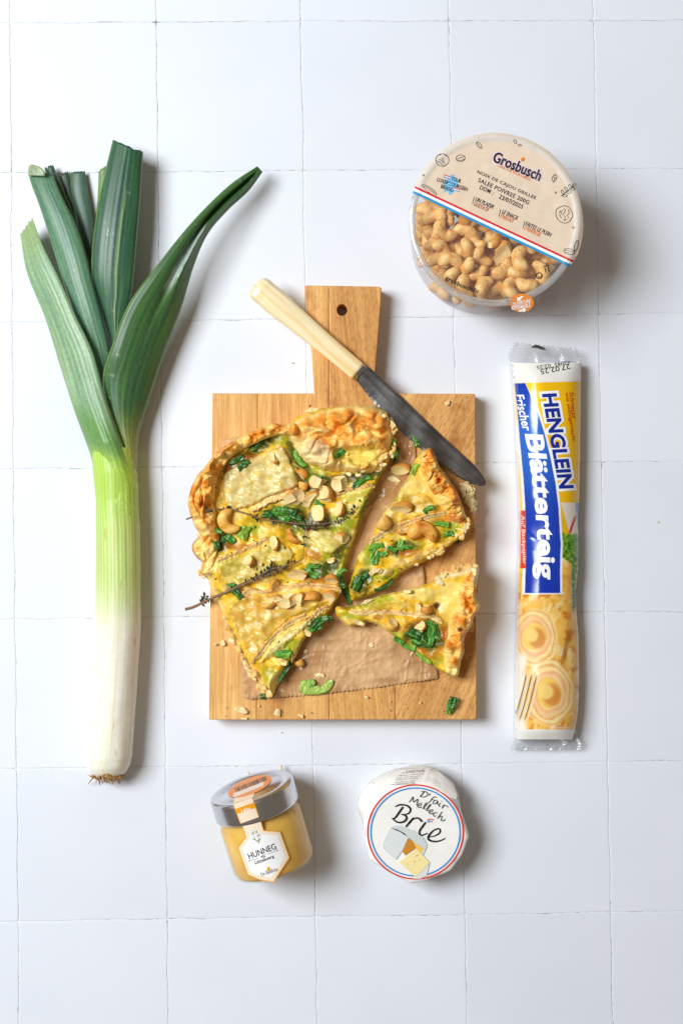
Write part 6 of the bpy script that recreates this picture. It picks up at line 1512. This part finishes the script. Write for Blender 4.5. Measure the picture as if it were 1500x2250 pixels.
label_patch('round_sticker', st_, ray_top(.0002), lambda x, y: mixc(np.tile(lin(240, 156, 92), (len(x), 1)), lin(246, 236, 226), sstep(5, 4, np.abs((y - 1733.5) + .394 * (x - 549) )) * sstep(34, 32, np.abs(x - 546)) * 0.9))
rs = random.Random(9); bars = []
u0 = -36
while u0 < 38:
    w_ = rs.choice((.7, 1.1, 1.8)); cx, cy = 551 + u0 * math.cos(a_), 1723 + u0 * math.sin(a_)
    bars.append(([(cx - 1.8, cy - 4.6), (cx + 1.8, cy + 4.6)], w_)); u0 += w_ + rs.choice((.9, 1.3, 2.0))
put_strokes('bar_code', bars, jt2, ink(54, 50, 56), jar)
jk = ink(38, 36, 48)
put_text('140g', (541, 1780.5), -19, 21, 9, ray_cyl(RLID + .0004), WHT, jar, bold=0.012)
put_text('HUNNEG', (575.5, 1870.5), -21, 64, 13.5, jb2, jk, jar, bold=0.006); put_text('vu', (577.5, 1882), -21, 9, 5.5, jb2, jk, jar, bold=0.01)
put_text('L\u00ebtzebuerg', (581, 1889.5), -20, 44, 9.5, jb2, jk, jar, bold=0.01); put_text('De Beiefritz', (591, 1915.5), -19, 38, 8, jb2, ink(96, 92, 98), jar)
put_strokes('label_rule', [([(549, 1891), (567, 1886)], .7), ([(588, 1877), (607, 1869)], .7), ell(548, 1891.5, 1.4, 1.4, 0, .6), ell(608.5, 1868.5, 1.4, 1.4, 0, .6)], jb2, jk, jar)
put_poly('hive_mark', [(586, 1913), (587, 1906.5), (589.5, 1904), (592, 1906), (595, 1911.5), (590, 1914)], jb2, ink(246, 166, 20), jar)
for cx, cy in ((555.7, 1830.5), (567, 1835.5)):
    for k in range(9):
        t = k * 2 * math.pi / 9; put_poly('petal', [(cx + 1.5 * math.cos(t - .3), cy + 1.5 * math.sin(t - .3)), (cx + 6.5 * math.cos(t - .25), cy + 6.5 * math.sin(t - .25)), (cx + 7.2 * math.cos(t), cy + 7.2 * math.sin(t)), (cx + 6.5 * math.cos(t + .25), cy + 6.5 * math.sin(t + .25)), (cx + 1.5 * math.cos(t + .3), cy + 1.5 * math.sin(t + .3))], jb2, ink(232, 236, 246), jar)
    put_poly('flower_centre', [(cx + 2.2 * math.cos(t), cy + 2.2 * math.sin(t)) for t in np.linspace(0, 6.28, 10, endpoint=False)], ray_cyl(RJ + .0006), ink(226, 160, 40), jar)
put_strokes('flower_stem', [([(557, 1838), (562, 1846), (569, 1852)], 1), ([(567, 1842), (569, 1848), (569, 1853)], 1), ([(553, 1843), (560, 1845), (565, 1848)], 1.6), ([(572, 1842), (570, 1846), (566, 1847)], 1.6), ([(564, 1826), (563, 1830)], 2.5)], jb2, ink(120, 138, 60), jar)
M_STICK = pmat('wooden_pick', lin(230, 206, 150), .6, .3, var=.15, vscale=300)
for k, (pth, lab) in enumerate([([(546.5, 1697, .006), (552, 1730, .0045), (560, 1780, .0014)], 'wooden pick tip peeking out behind the silver lid, over the barcode sticker'), ([(617.5, 1682, .006), (622, 1715, .0045), (628, 1765, .0014)], 'wooden pick tip peeking out behind the silver lid, beside the tile joint')]):
    P = spl([tuple(W(*p)) for p in pth], 8); V, F = tube_mesh(P, .0008, 8); tag(mesh('wooden_pick', V, F, M_STICK, None), lab, 'wooden pick', 'picks propping the honey jar')

# ------------------------------------------------------------------ wrapped brie
brie = thing('brie_wheel', 'small round brie wrapped in folded white paper with red and blue ring print', 'cheese')
ZT = 0.0295; bcx, bcy = 911.0, 1826.0
TP = np.array([(1016, 1789), (1029, 1842), (1015, 1880), (990, 1914), (972, 1922), (929, 1938), (903, 1943), (867, 1924), (825, 1899), (812, 1889), (803, 1845), (799, 1812), (808, 1776), (832, 1742), (866, 1722), (905, 1714), (950, 1718), (985, 1741)], float)
MP_ = np.array([(1014, 1785), (1033, 1841), (1014, 1881), (989, 1916), (972, 1923), (928, 1939), (903, 1944), (867, 1925), (824, 1900), (811, 1890), (804, 1848), (795, 1806), (784, 1776), (788, 1752), (808, 1722), (834, 1705), (867, 1692), (905, 1684), (932, 1682), (952, 1687), (966, 1694), (996, 1720), (1007, 1752)], float)
def rad_of(P, cx, cy, th):
    out = np.full(len(th), 1.0)
    for i, t in enumerate(th):
        d = np.array([math.cos(t), math.sin(t)])
        for k in range(len(P)):
            a, b_ = P[k] - (cx, cy), P[(k + 1) % len(P)] - (cx, cy); M = np.array([[d[0], a[0] - b_[0]], [d[1], a[1] - b_[1]]])
            if abs(np.linalg.det(M)) < 1e-9: continue
            s, q = np.linalg.solve(M, a)
            if s > 0 and -1e-9 <= q <= 1 + 1e-9: out[i] = s; break
    return out
th = np.linspace(0, 2 * math.pi, 180, endpoint=False)
rT = rad_of(TP, bcx, bcy, th); rM = rad_of(MP_, bcx, bcy, th)
rings = []
def world_ring(r, zproj, z, nz=0.0):
    X = bcx + r * np.cos(th); Y = bcy + r * np.sin(th); P = W(X, Y, zproj); P[:, 2] = z + nz; return P
wr = noise(th * 7, 0 * th, 501) + .5 * noise(th * 17, 0 * th, 502)
n_ = len(th); rr_list = []
for s in (0.0001, .3, .6, .8, .9, .955, .985, 1.0):
    rr_list.append((world_ring(rT * s, ZT, ZT), s))
VT = []
for P, s in rr_list:
    X = bcx + rT * s * np.cos(th); Y = bcy + rT * s * np.sin(th)
    P = P.copy(); P[:, 2] += -0.0016 * max(0, (s - .93) / .07) ** 2 + 0.00025 * fbm(X / 30, Y / 30, 503, 3) * min(1, s * 2) + .0005 * wr * max(0, (s - .9) / .1) * .6; VT.append(P)
low = np.sin(th) < 0.25
midT = world_ring(rT, ZT, 0.016); midM = world_ring(rM, 0.016, 0.016 + 0.002 * wr)
cosm = sstep(0.35, -0.05, np.sin(th))[:, None]
mid = midT * (1 - cosm) + midM * cosm; mid[:, 2] = 0.016 + .0015 * wr
up = VT[-1] * .35 + mid * .65; up[:, 2] = 0.0225 + .0012 * wr
base = mid * .3 + world_ring(rT * .96, ZT, 0) * .7; base[:, 2] = 0.0004
lowr = mid * .8 + base * .2; lowr[:, 2] = 0.006
VT += [up, mid, lowr, base]
V = np.vstack(VT); F = [(i * n_ + j, i * n_ + (j + 1) % n_, (i + 1) * n_ + (j + 1) % n_, (i + 1) * n_ + j) for i in range(len(VT) - 1) for j in range(n_)]
M_WPAPER = pmat('waxed_white_paper', lin(246, 243, 238), .42, .4, bscale=110, bstr=.22, bdist=.0012, var=.03, vscale=90)
mesh('paper_wrapper', V, F, M_WPAPER, brie)
bp_ = plane_at(ZT + .0005); bp2 = plane_at(ZT + .0007); bp3 = plane_at(ZT + .0009)
ring_poly(912, 1828, 103.2, 106.2, bp_, ink(226, 50, 40), brie, 'red_ring', 140, ry=.986); ring_poly(912, 1828, 96.3, 99.4, bp_, ink(70, 150, 214), brie, 'blue_ring', 140, ry=.986)
zb_ = lambda *P: [(760 + x / 4.6875, 1660 + y / 4.6875) for x, y in P]
put_poly('cheese_picture', zb_((455, 745), (375, 900), (380, 960), (510, 1075), (575, 985), (640, 850), (600, 800), (520, 760)), bp2, ink(222, 226, 226), brie)
put_poly('cheese_picture', zb_((455, 745), (500, 722), (560, 724), (700, 775), (800, 850), (835, 930), (790, 1035), (765, 1015), (800, 960), (690, 880), (640, 845), (560, 790)), bp2, ink(206, 216, 212), brie)
put_poly('cheese_picture', zb_((640, 845), (575, 985), (610, 1030), (720, 950), (690, 890)), bp2, ink(206, 138, 40), brie)
put_poly('cheese_picture', zb_((690, 890), (800, 960), (765, 1015), (720, 955)), bp2, ink(246, 200, 96), brie)
put_poly('cheese_picture', zb_((860, 1105), (830, 1235), (760, 1272), (690, 1270), (715, 1250)), bp2, ink(222, 226, 220), brie)
put_poly('cheese_picture', zb_((720, 960), (860, 1100), (715, 1255), (545, 1100)), bp3, ink(248, 230, 166), brie)
put_strokes('cheese_eye', [(zb_((715, 1040), (740, 1022)), 2.6), (zb_((745, 1085), (760, 1072)), 2), (zb_((695, 1105), (712, 1085)), 2.2), (zb_((625, 1110), (632, 1120)), 2)], plane_at(ZT + .0011), ink(236, 192, 96), brie)
INKB = ink(24, 24, 30)
put_strokes('lettering', [(zb_((503, 528), (550, 508), (620, 514), (660, 548), (650, 588), (605, 608), (566, 604)), [2, 3.6, 3.4, 4.2, 3.6, 2.6, 2]), (zb_((566, 604), (612, 622), (620, 655), (580, 686), (525, 686), (478, 652)), [2, 4, 4.4, 3.8, 3.4, 2.4]), (zb_((585, 528), (545, 585), (505, 640), (470, 652)), [3.8, 4.4, 4.2, 2.4]),
    (zb_((694, 640), (660, 680), (614, 735)), [3.8, 4.4, 3.8]), (zb_((645, 700), (690, 655), (740, 645), (782, 682)), [2, 2.8, 3.6, 4.4]),
    (zb_((818, 688), (775, 745), (752, 790), (775, 822), (835, 800)), [3.8, 4.4, 4, 3, 2]), (zb_((850, 838), (905, 830), (962, 795), (958, 756), (905, 768), (850, 825), (850, 868), (910, 886), (970, 876), (1020, 852)), [2, 2.4, 3.4, 3.4, 3, 4.4, 4.4, 3.6, 3, 2])], bp2, INKB, brie)
put_strokes('lettering', [(zb_((803, 372), (780, 400), (760, 422)), 1.9), (zb_((770, 372), (815, 372), (838, 392), (825, 418), (790, 428), (757, 420)), 1.6), (zb_((862, 392), (852, 412)), 1.8),
    (zb_((930, 436), (908, 424), (886, 440), (868, 465), (846, 488)), 1.6), (zb_((868, 448), (905, 458)), 1.2), (zb_((942, 468), (912, 462), (890, 484), (905, 500), (935, 480), (945, 468), (936, 500), (948, 508)), 1.5), (zb_((968, 488), (952, 516), (966, 526)), 1.6), (zb_((978, 468), (982, 474)), 1.8), (zb_((1004, 506), (984, 546)), 1.7), (zb_((992, 528), (1018, 514), (1052, 532)), 1.6),
    (zb_((648, 482), (672, 450), (690, 424), (692, 480), (738, 448), (722, 512)), 1.7), (zb_((734, 520), (768, 512), (768, 494), (744, 500), (732, 524), (752, 538), (778, 528)), 1.5), (zb_((758, 478), (761, 481)), 2), (zb_((780, 486), (783, 489)), 2),
    (zb_((784, 552), (822, 510), (836, 490), (822, 488), (796, 530), (800, 552), (818, 548)), 1.5), (zb_((820, 570), (858, 525), (872, 506), (858, 504), (832, 546), (836, 568), (854, 564)), 1.5), (zb_((854, 584), (886, 576), (888, 558), (864, 562), (850, 588), (870, 602), (896, 592)), 1.5), (zb_((936, 594), (912, 588), (896, 606), (902, 624), (930, 622)), 1.6),
    (zb_((986, 580), (960, 616), (938, 650)), 1.7), (zb_((945, 640), (976, 622), (986, 634), (974, 662), (992, 674), (1020, 658)), 1.6)], bp2, INKB, brie)
put_strokes('flag_dash', [(zb_((835, 668), (860, 656), (898, 660)), 2.2)], bp2, ink(226, 60, 50), brie); put_strokes('flag_dash', [(zb_((830, 685), (855, 678), (888, 682)), 2.2)], bp2, ink(70, 140, 214), brie)
def fold_sheet(L, R, zA_, zB_, seed):
    A = spl([(*p, 0) for p in L], 16)[:, :2]; B = spl([(*p, 0) for p in R], 16)[:, :2]; t = np.linspace(0, 1, 14)[None, :, None]; P = A[:, None] * (1 - t) + B[:, None] * t
    v = np.linspace(0, 1, 16)[:, None]; tt = t[..., 0]
    z = zA_ * (1 - v) + zB_ * v + .0016 * np.sin(np.pi * tt) + .0006 * noise(tt * 3 + seed, v * 3, seed); G = W(P[..., 0], P[..., 1], z); V, F = sheet_mesh(G, .0002); return mesh('paper_fold', V, F, M_WPAPER, brie)
fold_sheet([(853, 1724), (850, 1708), (866, 1693), (880, 1688)], [(934, 1722), (935, 1706), (942, 1694), (953, 1687)], ZT - .0006, .0175, 3)
fold_sheet([(934, 1722), (936, 1708), (948, 1698), (964, 1694)], [(1004, 1758), (1007, 1748), (1000, 1732), (995, 1721)], ZT - .0012, .019, 4)
fold_sheet([(800, 1800), (792, 1790), (787, 1770), (789, 1752)], [(835, 1735), (826, 1722), (815, 1719), (809, 1723)], ZT - .006, .018, 6)
pr = lambda x, y: W(x, y, np.interp(y, [1687, 1724], [.0200, ZT + .0006]) + .0012)
for k, (s, y, w) in enumerate([('Durchschnittliche', 1722, 50), ('N\u00e4hrwertgehalt', 1717, 46), ('Valeurs nutritives', 1712, 50), ('moyennes pour 100 g', 1707, 52), ('Brennwert / Energie', 1702, 54), ('Fett / Mati\u00e8res', 1697, 50), ('grasses', 1693, 40)]):
    put_text(s, (884 + k * 4.5, y), 180 - 5, w, 3.4, pr, ink(130, 122, 112), brie, L=10)
